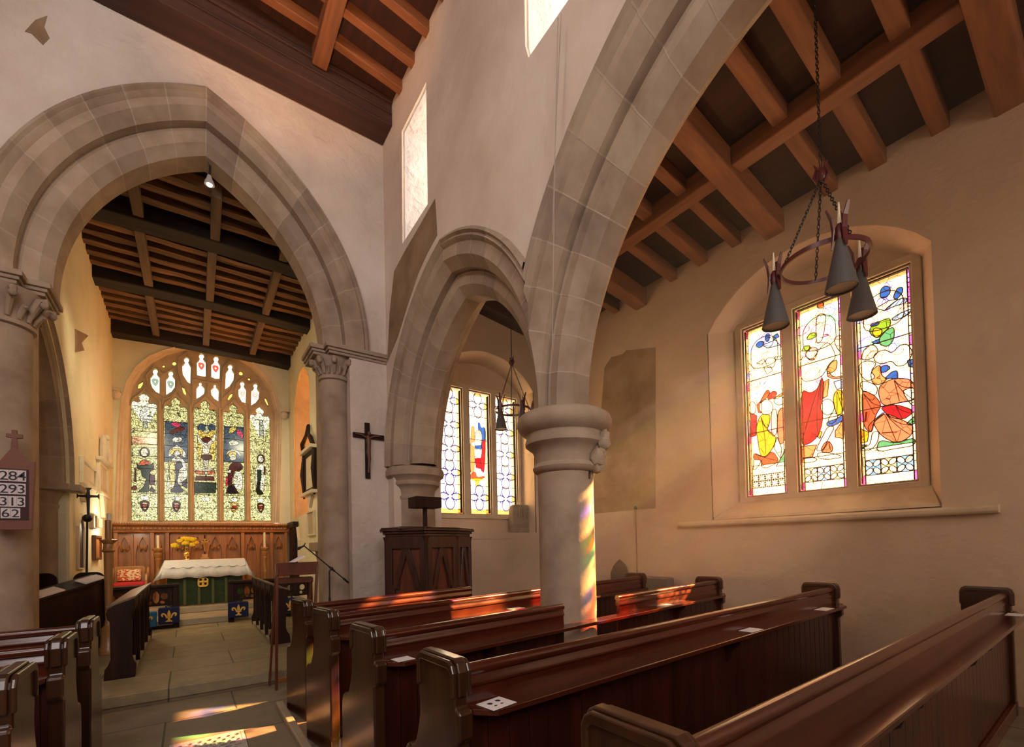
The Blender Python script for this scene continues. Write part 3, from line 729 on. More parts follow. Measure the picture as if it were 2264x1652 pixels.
# left light
pl[2] = [
 (BLU, [(180, 560), (190, 525), (215, 525), (210, 570), (195, 580)]), (BLU, [(118, 600), (150, 570), (180, 580), (165, 610), (140, 620)]), (BLU, [(230, 545), (265, 522), (275, 545), (240, 565)]),
 (LBL, [(165, 600), (250, 565), (280, 600), (200, 620)]), (BLU, [(128, 718), (175, 690), (185, 705), (160, 725)]), (LIM, [(183, 700), (205, 680), (255, 685), (240, 745), (200, 750)]), (YEL, [(175, 750), (220, 740), (232, 765), (195, 790)]),
 (BLU, [(240, 680), (300, 668), (290, 690), (255, 695)]),
 (ORG, [(170, 930), (195, 890), (215, 900), (205, 935), (140, 990)]), (RED, [(195, 935), (230, 898), (262, 905), (250, 940), (205, 958)]), (AMB, [(235, 950), (300, 905), (302, 920), (260, 950)]), 
 (ORG, [(128, 990), (160, 960), (160, 1040), (140, 1040)]), (WH, ell(190, 1005, 45, 50, 16)), (WH, ell(275, 962, 35, 28, 14)), (WH, ell(100, 1010, 24, 42, 14)),
 (RED, [(88, 1040), (130, 1060), (122, 1190), (88, 1200)]), (YEL, [(150, 1050), (220, 1050), (210, 1120), (195, 1150), (262, 1200), (230, 1280), (185, 1330), (150, 1320), (135, 1210), (122, 1150)]),
 (PINK, [(225, 1020), (262, 1015), (262, 1180), (230, 1200), (222, 1120)]), (SAL, [(265, 1020), (320, 1000), (320, 1200), (285, 1260), (262, 1180)]), (ORG, [(110, 1300), (150, 1325), (185, 1332), (230, 1285), (280, 1355), (200, 1400), (160, 1400), (165, 1350), (105, 1345)]),
 (WH, [(240, 1270), (260, 1195), (290, 1270), (285, 1340)]), (WH, [(110, 1345), (165, 1350), (120, 1412), (105, 1412)]), (GRN, [(255, 1390), (290, 1330), (318, 1270), (320, 1385)]), (WH, [(130, 700), (250, 640), (300, 660), (280, 820), (200, 840), (100, 820)], False),
]
for k, (a, c) in enumerate(L1):
    oo = rect(a, c, 1.955, 4.075)
    polys = [(col, Z6(p)) + (tuple(r)) for col, p, *r in pl[k]]
    # the picture sits inside a border; foot panel of quatrefoil work between two lines of lettering
    n = {0: 3, 1: 3, 2: 5}[k]; cs = {0: [(.10, .25, .75), (.90, .35, .12)], 1: [(.95, .55, .18), (.15, .30, .80)], 2: [(.95, .70, .35), (.98, .80, .50)]}[k]
    foot = [(WH, rect(a+.03, c-.03, 1.955, 2.33))] + quads(a+.03, c-.03, 2.05, 2.21, n, cs) + letters(a+.03, c-.03, 1.965, 2.04, k+3) + letters(a+.03, c-.03, 2.235, 2.31, k+9)
    halo = [(WH, [(p[0], p[1]) for p in [(a+.06, 3.55)] + seg_arc(a+.06, c-.06, 3.72, 3.93, 10) + [(c-.06, 3.55)]])]
    bl = [((.35, .10, .75), rect(a if k else a, a+.026, 3.93, 4.075)), ((.95, .05, .30), rect(a, a+.026, 3.72, 3.93))]
    fold = []
    r = random.Random(k)
    for col, p, *rr in pl[k]:
        if len(p) >= 6 and col in (RED, SAL, ORG, YEL):
            q = Z6(p); ns = len(q); hi = max(range(ns), key=lambda i: q[i][1]); gx = sum(z[0] for z in q)/ns; gz = sum(z[1] for z in q)/ns
            for k5 in range(3 if ns > 7 else 2):      # drapery folds falling from the highest corner
                e_ = q[(hi+2+k5*max(1, (ns-3)//3)) % ns]; h_ = q[hi]; m_ = (gx+(e_[0]-gx)*.3+r.uniform(-.02, .02), gz+(e_[1]-gz)*.15)
                fold.append([(((1-t)**2*h_[0]+2*t*(1-t)*m_[0]+t*t*e_[0]), ((1-t)**2*h_[1]+2*t*(1-t)*m_[1]+t*t*e_[1])) for t in [.08+.84*i/7 for i in range(8)]])
    def bub(a=a, c=c, r=r):
        o = []
        for i in range(46): zq = r.uniform(2.5, 3.98); o.append((r.choice([(.95, .35, .21), (.22, .30, .95), (.95, .62, .21), (.22, .85, .25), (.95, .22, .30), (.95, .45, .21), (.35, .25, .9)]), ell(r.uniform(a+.05, c-.05), zq, r.uniform(.03, .08), r.uniform(.03, .09), 9, r.uniform(0, 3)), .004 if zq > 3.1 and i % 2 else False))
        return o
    glass_light(w1, oo, fx(GXS), WH, border(a, c, 1.955, 4.075) + halo + bub() + polys + foot + bl, bars=[2.75, 3.42], lw=.009, leads=fold, leadcol=flat_mat('brown_leading', (.16, .06, .02), .6) if k == 0 else bpy.data.materials['brown_leading'])
# --- east window of the aisle: quatrefoil chains
GYE = 6.50
def quatre(cx, cz, w, h, blue):
    B = blue; out = []
    o = .019
    for dx, dz, a, c in ((0, h*.30, w*.20, h*.24), (0, -h*.30, w*.20, h*.24), (w*.30, 0, w*.22, h*.125), (-w*.30, 0, w*.22, h*.125)):
        out.append((B, ell(cx+dx, cz+dz, a+o*.6, c+o*.6, 18), False))
    for sx in (-1, 1):
        for sz in (-1, 1): out.append((B, [(cx+sx*w*.14, cz+sz*h*.10), (cx+sx*w*.34, cz+sz*h*.17), (cx+sx*w*.18, cz+sz*h*.25)], False)); out.append((WH, ell(cx+sx*w*.225, cz+sz*h*.172, .012, .012, 8), False))
    for dx, dz, a, c in ((0, h*.30, w*.20, h*.24), (0, -h*.30, w*.20, h*.24), (w*.30, 0, w*.22, h*.125), (-w*.30, 0, w*.22, h*.125)):
        out.append((WH, ell(cx+dx, cz+dz, a-o*.35, c-o*.35, 18), False))
    out.append((B, ell(cx, cz, w*.10, w*.10, 12), False)); out.append(((1, .90, .65), ell(cx, cz, w*.075, w*.075, 12), False))
    return out
RB = (.80, .25, .10)
for k, (a, c) in enumerate(L2):
    z0, z1 = 1.925, 3.945; cx = (a+c)/2; w = c-a; polys = []
    polys.append(((.75, .12, .05), rect(a, a+.012, z0, 3.0), False)); polys.append(((.75, .12, .05), rect(c-.012, c, z0, 3.0), False))
    polys += [((.95, .22, .05), rect(a, c, z0, z0+.075)), ((1.0, .62, .05), rect(a+.02, c-.02, z0+.018, z0+.058))]
    units = 5; h = (z1-z0-.08)/units
    for u in range(units):
        cz = z0+.08+h*(u+.5)
        if k == 1 and u in (1, 2, 3) and not (u == 3 and False): continue
        polys += quatre(cx, cz, w*.98, h*1.0, (.012, .010, .075) if u < 2 else (.030, .025, .055))
        if u: polys.append(((.3, .14, .08), rect(a, c, cz-h/2-.004, cz-h/2+.004), False))
    if k == 1:      # standing figure
        def Zs(p): return P2([(940+x/4.465, 830+y/4.465) for x, y in p], 'y', GYE)
        fg = [((.34, .10, .03), [(447, 520), (470, 495), (490, 520), (492, 960), (440, 980)]), (BLU, [(518, 462), (540, 470), (548, 520), (585, 510), (597, 560), (590, 800), (560, 820), (550, 600), (520, 540)]),
              (CRIM, [(560, 640), (598, 630), (585, 960), (560, 960), (540, 860), (560, 740)]), (WH, [(495, 560), (530, 540), (560, 570), (555, 700), (500, 720), (455, 690), (450, 665), (490, 660)]),
              (PINK, ell(523, 572, 30, 34, 12)), (BLU, [(485, 695), (555, 690), (550, 740), (500, 735)]), ((.9, .40, .2), [(480, 730), (545, 730), (520, 820), (485, 800)]), (RED, [(488, 820), (545, 815), (550, 925), (500, 915)]),
              ((.25, .35, .9), [(510, 925), (550, 920), (558, 960), (535, 1005), (510, 960)]), (ORG, [(432, 990), (495, 940), (510, 1010), (585, 990), (590, 1020), (432, 1020)]), (YEL, [(470, 1015), (560, 1015), (585, 1030), (500, 1045), (440, 1025)]), ((.45, .17, .02), [(490, 1045), (535, 1040), (530, 1085), (495, 1085)])]
        polys += [(col, Zs(p), .005) for col, p in fg]
        czt = z0+.08+h*4.5
    bars = [z0+.08+h*u for u in range(1, 5)]
    glass_light(w2, rect(a, c, z0, z1), fy(GYE), (1, .99, .95), polys, mat=GL_P, bars=[z for z in bars], lw=.005, leadcol=flat_mat('thin_leading', (.30, .16, .14), .6) if k == 0 else bpy.data.materials['thin_leading'], outline_lead=False)
# --- great east window: tracery plate with its openings, glass 4 cm behind it
TY = CE+.25
LZ5 = [(253, 487, 545, 228, 462, 435), (545, 757, 580, 520, 738, 475), (810, 1018, 605, 790, 997, 500), (1070, 1258, 635, 1055, 1243, 535), (1310, 1490, 660, 1295, 1478, 560)]
lights = []
for (tl, tr_, ty, bl_, br_, tip) in LZ5:
    p = P2(Z5([(bl_, 1575), (br_, 1575), (tr_, ty), (tl, ty)]), 'y', TY); q = P2(Z5([((tl+tr_)/2, tip)]), 'y', TY)[0]
    a = (p[0][0]+p[3][0])/2; c = (p[1][0]+p[2][0])/2; w = (c-a)/2; cx = (a+c)/2; zs = (p[2][1]+p[3][1])/2; H = q[1]-zs
    hd = [(-1, 0), (-.93, .18), (-.72, .27), (-.50, .20), (-.36, .22), (-.30, .36), (-.42, .52), (-.40, .70), (-.20, .86), (0, 1)]
    hd = hd + [(-x, y) for x, y in reversed(hd[:-1])]
    lights.append([(a, p[0][1]), ] + [(cx+x*w, zs+y*H) for x, y in hd] + [(c, p[0][1])])
def zc(x, y, r, n=12): return [(x+r*cos(2*pi*i/n), y+r*sin(2*pi*i/n)) for i in range(n)]
def bulb(body, cx, cyy, r):
    """panel with a small round eye over it, joined by a narrow neck: one opening"""
    ti = min(range(len(body)), key=lambda i: abs(body[i][0]-cx)+max(0, body[i][1]-cyy)*2)
    l, rr_ = body[:ti], body[ti+1:]
    eye = [(cx + r*sin(t), cyy - r*cos(t)) for t in [-2.5+5.0*i/10 for i in range(11)]]
    return l + eye + rr_
TR = [bulb([(412, 300), (430, 285), (455, 275), (480, 285), (496, 300), (494, 445), (470, 435), (430, 390), (412, 345)], 456, 245, 24),
 bulb([(550, 320), (570, 300), (595, 292), (620, 302), (634, 320), (630, 385), (600, 425), (552, 455)], 594, 265, 23),
 bulb([(695, 195), (715, 180), (735, 172), (758, 182), (773, 205), (770, 355), (745, 340), (700, 270)], 735, 143, 24),
 bulb([(826, 165), (845, 148), (868, 140), (890, 148), (907, 165), (907, 290), (862, 288), (828, 278)], 868, 110, 24),
 bulb([(955, 185), (975, 170), (998, 164), (1020, 172), (1034, 190), (1030, 310), (990, 310), (955, 295)], 998, 135, 24),
 bulb([(1085, 260), (1100, 242), (1122, 234), (1145, 242), (1158, 262), (1155, 320), (1120, 375), (1078, 405)], 1124, 205, 22),
 bulb([(822, 400), (835, 382), (858, 376), (885, 384), (898, 405), (890, 445), (850, 475), (822, 490)], 858, 356, 14),
 bulb([(952, 410), (967, 397), (990, 394), (1012, 402), (1023, 420), (1020, 512), (985, 490), (955, 450)], 988, 375, 13),
 bulb([(1198, 405), (1215, 394), (1234, 388), (1255, 395), (1267, 410), (1263, 540), (1230, 520), (1200, 465)], 1233, 357, 21),
 bulb([(1313, 420), (1330, 408), (1350, 403), (1370, 412), (1384, 428), (1378, 490), (1350, 525), (1310, 548)], 1350, 374, 20),
 [(295, 400), (305, 355), (345, 330), (348, 355), (325, 395)], zc(530, 197, 14), zc(625, 173, 20), [(690, 380), (715, 390), (735, 440), (725, 460), (705, 435)],
 [(1150, 435), (1140, 470), (1110, 505), (1100, 490), (1120, 450)], zc(1220, 262, 19), zc(1293, 313, 13), [(1430, 475), (1450, 490), (1470, 545), (1455, 548), (1435, 510)]]
tro = [P2(Z5(t), 'y', TY) for t in TR]
inner = P2(EI, 'y', TY); ic = (sum(p[0] for p in inner)/len(inner), sum(p[1] for p in inner)/len(inner))
big = [(ic[0]+(x-ic[0])*1.03, ic[1]+(z-ic[1])*1.02) for x, z in inner]
b = MB(); b.prism([big] + lights + tro, fy(TY), 0, .10)
w3 = struct(b.build('window_3', TRAC, bevel=.018, seg=2))
# front order of the mullions and arched heads
b = MB()
def mould(pts2, r, d=-.02): b.tube([(p[0], TY+d, p[1]) for p in pts2], r, 6)
for i in range(4):
    x0 = (lights[i][-1][0]+lights[i+1][0][0])/2; zb = lights[i][0][1]; zt = (lights[i][-2][1]+lights[i+1][1][1])/2+.1
    b.prism([(x0-.035, 0), (x0-.012, -.06), (x0+.012, -.06), (x0+.035, 0)], lambda s, t, d: (s, TY+t, d), zb, zt)
ZL = lambda pts: P2(Z5(pts), 'y', TY)
for i, (tl, tr_, ty, bl_, br_, tip) in enumerate(LZ5):
    cx = (tl+tr_)/2; w = (tr_-tl)/2+18
    mould(ZL([(cx-w, ty+10), (cx-w*.9, ty-45), (cx-w*.5, ty-85), (cx-w*.22, ty-118), (cx, ty-150), (cx+w*.22, ty-115), (cx+w*.5, ty-80), (cx+w*.9, ty-35), (cx+w, ty+20)]), .018)
for pts in ([(520, 545), (530, 470), (450, 430), (390, 380), (380, 280), (450, 195), (530, 270), (640, 215), (660, 330), (650, 420), (600, 470), (530, 500)],
            [(1285, 590), (1290, 540), (1200, 520), (1165, 440), (1180, 350), (1240, 305), (1290, 360), (1360, 330), (1415, 400), (1410, 480), (1360, 560), (1300, 590)],
            [(785, 570), (790, 480), (700, 370), (660, 250), (665, 130), (740, 80), (785, 180), (790, 330), (790, 480)], [(1045, 590), (1050, 500), (1130, 420), (1185, 300), (1180, 200), (1120, 150), (1060, 220), (1050, 340), (1050, 500)],
            [(785, 330), (830, 318), (862, 335), (925, 345), (990, 355), (1045, 350)], [(925, 60), (925, 200), (925, 345), (920, 480)]):
    mould(ZL(pts), .016)
b.build('moulding', TRAC, w3, smooth=True)
# glazing of the five lights
CRM = (.80, .74, .38); CRM2 = (.95, .93, .72); GREY = (.45, .50, .42); NAVY = (.035, .045, .09); DGR = (.05, .13, .05); BLE = (.14, .26, .42); SKIN = (1, .92, .70); GOLD = (.85, .60, .12); MAR = (.25, .03, .04)
def E5(p): return ZL(p)
figs = [
 [((.92, .94, .80), [(340, 560), (372, 540), (400, 560), (425, 660), (420, 700), (320, 700), (315, 620)]), (GREY, [(345, 690), (390, 690), (385, 750), (350, 750)]), ((.80, .35, .20), [(245, 820), (475, 840), (470, 900), (245, 890)]),
  ((.75, .78, .40), [(250, 920), (475, 925), (470, 1020), (250, 1010)]), (NAVY, ell(360, 965, 46, 46, 16)), (SKIN, ell(358, 965, 34, 38, 14)), ((.72, .10, .03), [(305, 1070), (345, 1025), (395, 1040), (410, 1075), (330, 1080)]),
  (DGR, [(290, 1060), (310, 1080), (400, 1078), (440, 1060), (440, 1120), (410, 1135), (405, 1200), (395, 1320), (300, 1320), (350, 1270), (375, 1200), (335, 1180), (330, 1130), (295, 1110)]), (MAR, [(270, 1110), (285, 1110), (285, 1230), (268, 1230)]), (MAR, [(405, 1165), (450, 1165), (450, 1260), (400, 1250)]), (NAVY, [(400, 1310), (420, 1270), (450, 1300), (445, 1325)]), (AMB, ell(268, 1285, 24, 22, 10))],
 [(BLE, [(545, 690), (755, 700), (740, 1060), (535, 1050)]), ((.75, .05, .15), [(585, 710), (640, 690), (690, 720), (650, 745)]), (ORG, [(580, 780), (650, 740), (720, 735), (720, 765), (640, 790), (590, 800)]), (CRM2, [(595, 850), (640, 825), (700, 835), (695, 865), (630, 880)]),
  ((.85, .86, .70), [(570, 1000), (580, 940), (620, 915), (645, 895), (680, 920), (720, 950), (735, 1010), (700, 1010), (650, 930), (600, 1000)]), (GOLD, ell(645, 960, 60, 32, 16)), (SKIN, ell(650, 975, 34, 30, 12)), (CRM2, [(590, 1030), (640, 1000), (690, 1010), (740, 1080), (740, 1260), (600, 1270), (550, 1320)]),
  ((.85, .72, .22), [(575, 1040), (632, 1040), (630, 1250), (585, 1250)]), (NAVY, [(635, 1060), (660, 1040), (690, 1050), (705, 1100), (670, 1110), (660, 1180), (650, 1230), (670, 1260), (725, 1325), (575, 1325), (630, 1270), (638, 1180)]), (NAVY, [(700, 1225), (740, 1200), (738, 1290), (690, 1260)])],
 [(BLE, ell(870, 745, 40, 36, 12)), (BLE, ell(960, 745, 36, 34, 12)), (CRM2, [(902, 700), (918, 700), (920, 830), (903, 830)]), (GOLD, [(830, 770), (870, 760), (910, 810), (960, 760), (1000, 770), (990, 1040), (960, 1050), (930, 900), (880, 900), (860, 1040), (840, 1050)]), (ORG, [(870, 830), (950, 830), (950, 860), (910, 885), (870, 865)]),
  (SKIN, [(822, 800), (840, 795), (860, 850), (905, 885), (960, 850), (985, 800), (1003, 805), (985, 870), (945, 900), (940, 980), (880, 980), (875, 900), (840, 870)]), (RED, [(862, 985), (960, 985), (968, 1020), (930, 1035), (870, 1025)]), (SKIN, [(885, 1035), (935, 1035), (925, 1110), (895, 1110)]),
  (CRM2, [(900, 1040), (916, 1040), (914, 1300), (902, 1300)]), (CRM2, [(835, 1105), (980, 1108), (980, 1122), (835, 1118)]), ((.72, .16, .08), [(815, 1125), (900, 1135), (895, 1165), (815, 1155)]), ((.72, .16, .08), [(920, 1130), (985, 1130), (990, 1160), (925, 1165)]), (ORG, [(820, 1175), (980, 1180), (985, 1220), (815, 1215)]), (DGR, [(805, 1230), (1000, 1235), (995, 1330), (800, 1330)])],
 [(BLE, [(1070, 730), (1255, 740), (1250, 1060), (1065, 1050)]), (GOLD, [(1120, 745), (1150, 735), (1190, 745), (1150, 790), (1110, 800)]), ((.72, .04, .14), [(1175, 760), (1215, 770), (1245, 810), (1235, 850), (1190, 810)]), (CRM2, [(1110, 870), (1150, 855), (1205, 870), (1200, 900), (1120, 905)]),
  ((.85, .86, .70), [(1085, 1000), (1105, 950), (1160, 935), (1210, 960), (1225, 1010), (1170, 955), (1110, 970)]), (GOLD, ell(1145, 985, 38, 30, 14)), (SKIN, ell(1150, 1010, 30, 28, 12)), (MAR, [(1100, 1150), (1120, 1080), (1150, 1052), (1225, 1060), (1240, 1110), (1210, 1135), (1160, 1130), (1140, 1230), (1150, 1280), (1205, 1335), (1085, 1335), (1110, 1270)]), ((.06, .02, .03), [(1105, 1270), (1150, 1250), (1205, 1335), (1085, 1335)]),
  ((.75, .03, .05), [(1088, 1175), (1105, 1190), (1105, 1260), (1085, 1270)]), (CRM2, [(1095, 1120), (1135, 1125), (1125, 1155), (1095, 1145)]), (CRM2, [(1160, 1140), (1235, 1140), (1240, 1300), (1180, 1300), (1150, 1240)])],
 [(GREY, [(1385, 680), (1420, 680), (1425, 830), (1385, 830)]), (MAR, ell(1398, 1025, 36, 42, 14)), (SKIN, ell(1398, 1025, 26, 32, 12)), (CRM2, [(1350, 1120), (1365, 1080), (1420, 1070), (1440, 1110), (1430, 1330), (1350, 1330)]), (DGR, [(1365, 1120), (1405, 1125), (1400, 1220), (1370, 1230)]),
  ((.04, .05, .03), [(1368, 1200), (1400, 1230), (1385, 1290), (1435, 1345), (1350, 1345)]), (MAR, [(1425, 1090), (1442, 1100), (1435, 1170), (1425, 1150)]), ((.75, .75, .25), [(1315, 1120), (1335, 1110), (1335, 1160), (1318, 1160)])],
]
for i, lt in enumerate(lights):
    xs = [p[0] for p in lt]; a, c = min(xs), max(xs); zb = lt[0][1]; zt = max(p[1] for p in lt)
    cx = (a+c)/2; w = c-a
    sh = [(cx-w*.17, zb+.44), (cx+w*.17, zb+.44), (cx+w*.17, zb+.30), (cx, zb+.17), (cx-w*.17, zb+.30)]
    polys = [((.25, .25, .125), rect(a, c, zb, zb+.60)), ((.4, .38, .3), ell(cx, zb+.50, w*.18, .05, 12))]
    if i != 2: polys += [((.02, .008, .006) if i != 3 else (.20, .11, .02), sh), ((.22, .20, .10), [(x+(cx-x)*.35, z+(zb+.32-z)*.35) for x, z in sh]), ((.10, .01, .005), rect(cx-w*.10, cx+w*.10, zb+.28, zb+.36))]
    polys += [(tuple(q*(.085 if max(col) < .5 else .28) for q in col), E5(p), .008) for col, p in figs[i]]
    base = lambda x, z, zb=zb, i=i: (.40, .39, .28) if z > zb+2.3 and i in (0, 4) else (.19, .185, .085)
    glass_light(w3, lt, fy(TY+.05), base, polys, bars=[zb+.29, zb+.60]+[zb+.60+.27*q for q in range(1, 8)], mat=GL_E, lw=.009)
for i, t in enumerate(tro):
    xs = [p[0] for p in t]; zs = [p[1] for p in t]; cx = (min(xs)+max(xs))/2; w = max(xs)-min(xs); polys = []
    if i in (3, 4, 0, 1, 8, 9):
        zt = min(zs)+(max(zs)-min(zs))*.50; col = (.75, .08, .05) if i in (3, 4) else (.20, .28, .22) if i < 2 else (.75, .45, .40)
        sh = [(cx-w*.33, zt+.06), (cx+w*.33, zt+.06), (cx+w*.33, zt-.03), (cx, zt-.12), (cx-w*.33, zt-.03)]
        polys = [(tuple(q*.3 for q in col), sh), ((.25, .2, .15) if i in (3, 4) else (.2, .22, .2), ell(cx, zt-.01, w*.14, .03, 8))]
    glass_light(w3, t, fy(TY+.05), (.6, .58, .42) if i < 10 else (.26, .18, .04), polys, mat=GL_C, lw=.006)
GL_A, _nt, _b = newmat('amber_obscured_glass'); _nt.nodes.remove(_b); _t = N(_nt, 'ShaderNodeBsdfTranslucent'); _t.inputs[0].default_value = (.5, .30, .12, 1); _nt.links.new(_t.outputs[0], _nt.nodes['Material Output'].inputs[0])
# clerestory panes diffuse the sun; unseen west and north windows added for light
def pane(name, fn, loop, tintc=(1, 1, 1), bars=True, gl=None):
    b = MB(); b.prism(loop, fn, 0, .006); o = struct(b.build(name, gl or (GL_C if bars else GL_F))); me = o.data
    at = me.color_attributes.new('tint', 'FLOAT_COLOR', 'CORNER')
    for d in at.data: d.color = (*tintc, 1)
    if not bars: return o
    xs = [p[0] for p in loop]; zs = [p[1] for p in loop]; q = MB()
    for k in range(1, 3): x = min(xs)+(max(xs)-min(xs))*k/3; q.bar(fn(x, min(zs), 0), fn(x, max(zs), 0), .02, .02, up=(1, 0, 0) if abs(fn(1, 0, 0)[0]-fn(0, 0, 0)[0]) < .5 else (0, 1, 0))
    for k in range(1, 4): z = min(zs)+(max(zs)-min(zs))*k/4; q.bar(fn(min(xs), z, 0), fn(max(xs), z, 0), .02, .02)
    q.build('glazing_bars', LEAD, o)
    return o
pane('window_4', fx(2.99), [(4.84, 5.72), (5.28, 5.72), (5.28, 6.62), (4.84, 6.62)], bars=False)
pane('window_5', fx(2.99), [(1.5, 5.75), (2.6, 5.75), (2.62, 5.9), (2.62, 6.62), (1.5, 6.62)], bars=False)
pane('window_6', fx(-2.75), rect(.2, 2.2, 4.9, 6.8), (.4, .36, .33))
pane('window_7', fy(-4.05), rect(-1.2, 1.4, 1.6, 5.0), (.10, .08, .06))
pane('window_8', fy(-4.05), rect(3.4, 4.8, 1.9, 4.2), (.10, .07, .04))
gy = cyr
pane('window_9', fx(XR+.33), [(cyr+(y-cyr)*1.03, 3.3+(z-3.3)*1.02) for y, z in [((p[0]-cyr)*.72/.72+cyr, p[1]) for p in ri]], gl=GL_A)
# ------------------------------------------------------------------ columns, capitals, responds
COLM = ST1
b = MB(); cx, cyy, r = 2.63, 2.90, .238
b.lathe((cx, cyy, 0), [(.36, 0), (.36, .12), (.33, .16), (.31, .22), (.28, .26), (r, .30), (r*.99, 2.02)], 40)
col = tag(b.build('stone_column', COLM, smooth=True, origin=(cx, cyy, 0)), 'thick round stone column with moulded capital standing among the pews', 'column')
b = MB(); b.lathe((cx, cyy, 0), [(r*.98, 1.99), (.268, 2.015), (.278, 2.04), (.265, 2.065), (.250, 2.08), (.256, 2.14), (.278, 2.19), (.312, 2.215), (.335, 2.235), (.338, 2.26), (.325, 2.30), (.33, 2.32), (.375, 2.35), (.402, 2.39), (.405, 2.43), (.39, 2.47), (.355, 2.495), (.32, 2.50), (.001, 2.50)], 48)
b.build('capital', ST1, col, smooth=True)
b = MB(); rr = random.Random(5)      # broken carved stub on the south-west side of the capital
for k in range(9):
    z = 2.05+.03*k; a = radians(-62)+rr.uniform(-.10, .10); q = .27+.010*k+rr.uniform(-.006, .015)
    b.ball((cx+q*cos(a), cyy+q*sin(a), z), .045+rr.uniform(0, .02), 8, sc=(1, 1, 1.2))
b.jitter(.006); b.build('broken_carving', ST3, col, smooth=True)
b = MB(); a = radians(-75); b.box(-.012, .012, -.006, .006, 1.93, 2.0); b.xf(Matrix.Translation((cx+r*cos(a), cyy+r*sin(a), 0)) @ Matrix.Rotation(a+pi/2, 4, 'Z')); b.build('putlog_hole', BLACK, col)
# east respond of the arcade: half column
b = MB(); rx, ry = 2.60, 6.0
b.lathe((rx, ry, 0), [(.36, 0), (.34, .14), (.30, .2), (.27, .26), (.27, 2.06)], 28)
b.lathe((rx, ry, 0), [(.262, 2.03), (.285, 2.06), (.285, 2.09), (.265, 2.11), (.275, 2.18), (.30, 2.22), (.335, 2.245), (.34, 2.27), (.33, 2.30), (.345, 2.33), (.40, 2.37), (.405, 2.44), (.385, 2.48), (.34, 2.50), (.001, 2.50)], 36)
o = struct(b.build('pillar_respond', ST1, smooth=True))
# chancel arch responds: shafts with leafy capitals and stepped abacus
def leaf_capital(name, cx, cyy, r, z0, z1, side):
    b = MB(); h = z1-z0
    b.lathe((cx, cyy, 0), [(r*1.25, .11), (r*1.25, .28), (r*1.1, .34), (r, .40), (r, z0-.03)], 30)
    o = struct(b.build('pillar_'+name, ST1, smooth=True, origin=(cx, cyy, 0)))
    b = MB(); b.lathe((cx, cyy, 0), [(r*.98, z0-.03), (r*1.12, z0-.015), (r*1.12, z0+.02), (r*1.0, z0+.04), (r*1.05, z0+h*.5), (r*1.35, z1), (.01, z1)], 30)
    for k in range(9):
        a = 2*pi*k/9+.3
        p = [(cx+q*cos(a), cyy+q*sin(a), z) for q, z in ((r*1.02, z0+.05), (r*1.15, z0+h*.45), (r*1.42, z0+h*.8), (r*1.62, z0+h*.80), (r*1.66, z0+h*.66))]
        b.tube(p, [.018, .028, .034, .034, .018], 7)
        b.ball((cx+r*1.58*cos(a), cyy+r*1.58*sin(a), z0+h*.68), .034, 8)
        a += pi/9
        p = [(cx+q*cos(a), cyy+q*sin(a), z) for q, z in ((r*1.02, z0+.05), (r*1.1, z0+h*.3), (r*1.3, z0+h*.5), (r*1.4, z0+h*.42))]
        b.tube(p, [.015, .022, .026, .014], 6)
    b.build('capital', ST1, o, smooth=True)
    return o
for side, nm in ((1, 'right'), (-1, 'left')):
    X = lambda x, side=side: CS + side*(x-CS) - (.19 if side < 0 else 0)
    o = leaf_capital(nm, X(1.615) if side > 0 else -1.465, 6.36, .175 if side > 0 else .235, 3.66 if side > 0 else 3.60, 3.93, side)
    b = MB()
    def stepabac(z0, z1, g):
        pts = [(1.34-g, 6.75), (1.34-g, 6.24-g), (1.50-g, 6.24-g), (1.50-g, 6.09-g), (2.25 if side > 0 else 2.2, 6.09-g), (2.25 if side > 0 else 2.2, 6.20), (1.9, 6.20), (1.9, 6.75)]
        b.prism([(X(x), y) for x, y in pts], fz(0), z0, z1)
    stepabac(3.93, 3.965, .01); stepabac(3.965, 4.00, .03); stepabac(4.00, 4.055, .055)
    b.build('abacus', ST1, o, bevel=.008)
    b = MB(); b.box(min(X(1.49), X(1.80)), max(X(1.49), X(1.80)), 6.48, 6.88, .05, 3.95); b.build('jamb', ST3, o, bevel=.03)
# left chancel arch: shaft, bell capital, abacus
b = MB(); b.lathe((-1.52, 8.08, 0), [(.26, .1), (.24, .25), (.185, .34), (.185, 1.98), (.20, 2.0), (.20, 2.03), (.185, 2.04), (.20, 2.1), (.25, 2.2), (.01, 2.2)], 28)
o = struct(b.build('pillar_chapel', ST3, smooth=True))
b = MB(); b.prism([(-1.85, 7.8), (-1.20, 7.8), (-1.20, 7.9), (-1.10, 7.9), (-1.10, 8.25), (-1.85, 8.25)], fz(0), 2.20, 2.285); b.build('abacus', ST3, o, bevel=.012)
b = MB(); b.box(-1.84, -1.26, 8.06, 8.3, .1, 2.2); b.build('jamb', PLASTER_C, o)
# patches of older painted plaster
def patch(name, pts, ax, val, mat, label, off=-.004, fnn=None, cat='wall painting'):
    b = MB(); q = P2(pts, ax, val); b.prism(q, fnn or (fx(val) if ax == 'x' else fy(val)), off, .004)
    return tag(b.build(name, mat), label, cat)
patch('wall_painting', [(1337, 812), (1352, 790), (1378, 783), (1385, 775), (1449, 768), (1450, 1000), (1449, 1124), (1400, 1128), (1312, 1136), (1312, 1080), (1330, 900)], 'x', 5.45, PATCH, 'faded brown wall painting fragment on the aisle wall behind the round column')
patch('wall_painting', [(857, 800), (862, 690), (872, 600), (893, 560), (925, 505), (962, 440), (965, 480), (967, 520), (945, 560), (925, 605), (900, 680), (880, 745)], 'x', 2.25, PATCH, 'brown wedge of bare stained stone below the high narrow window')
patch('wall_painting', [(165, 727), (195, 742), (180, 758), (186, 775), (165, 779)], 'x', XL, PATCH, 'small flag shaped brown patch high on the left chancel wall', off=-.004, fnn=fx(XL))
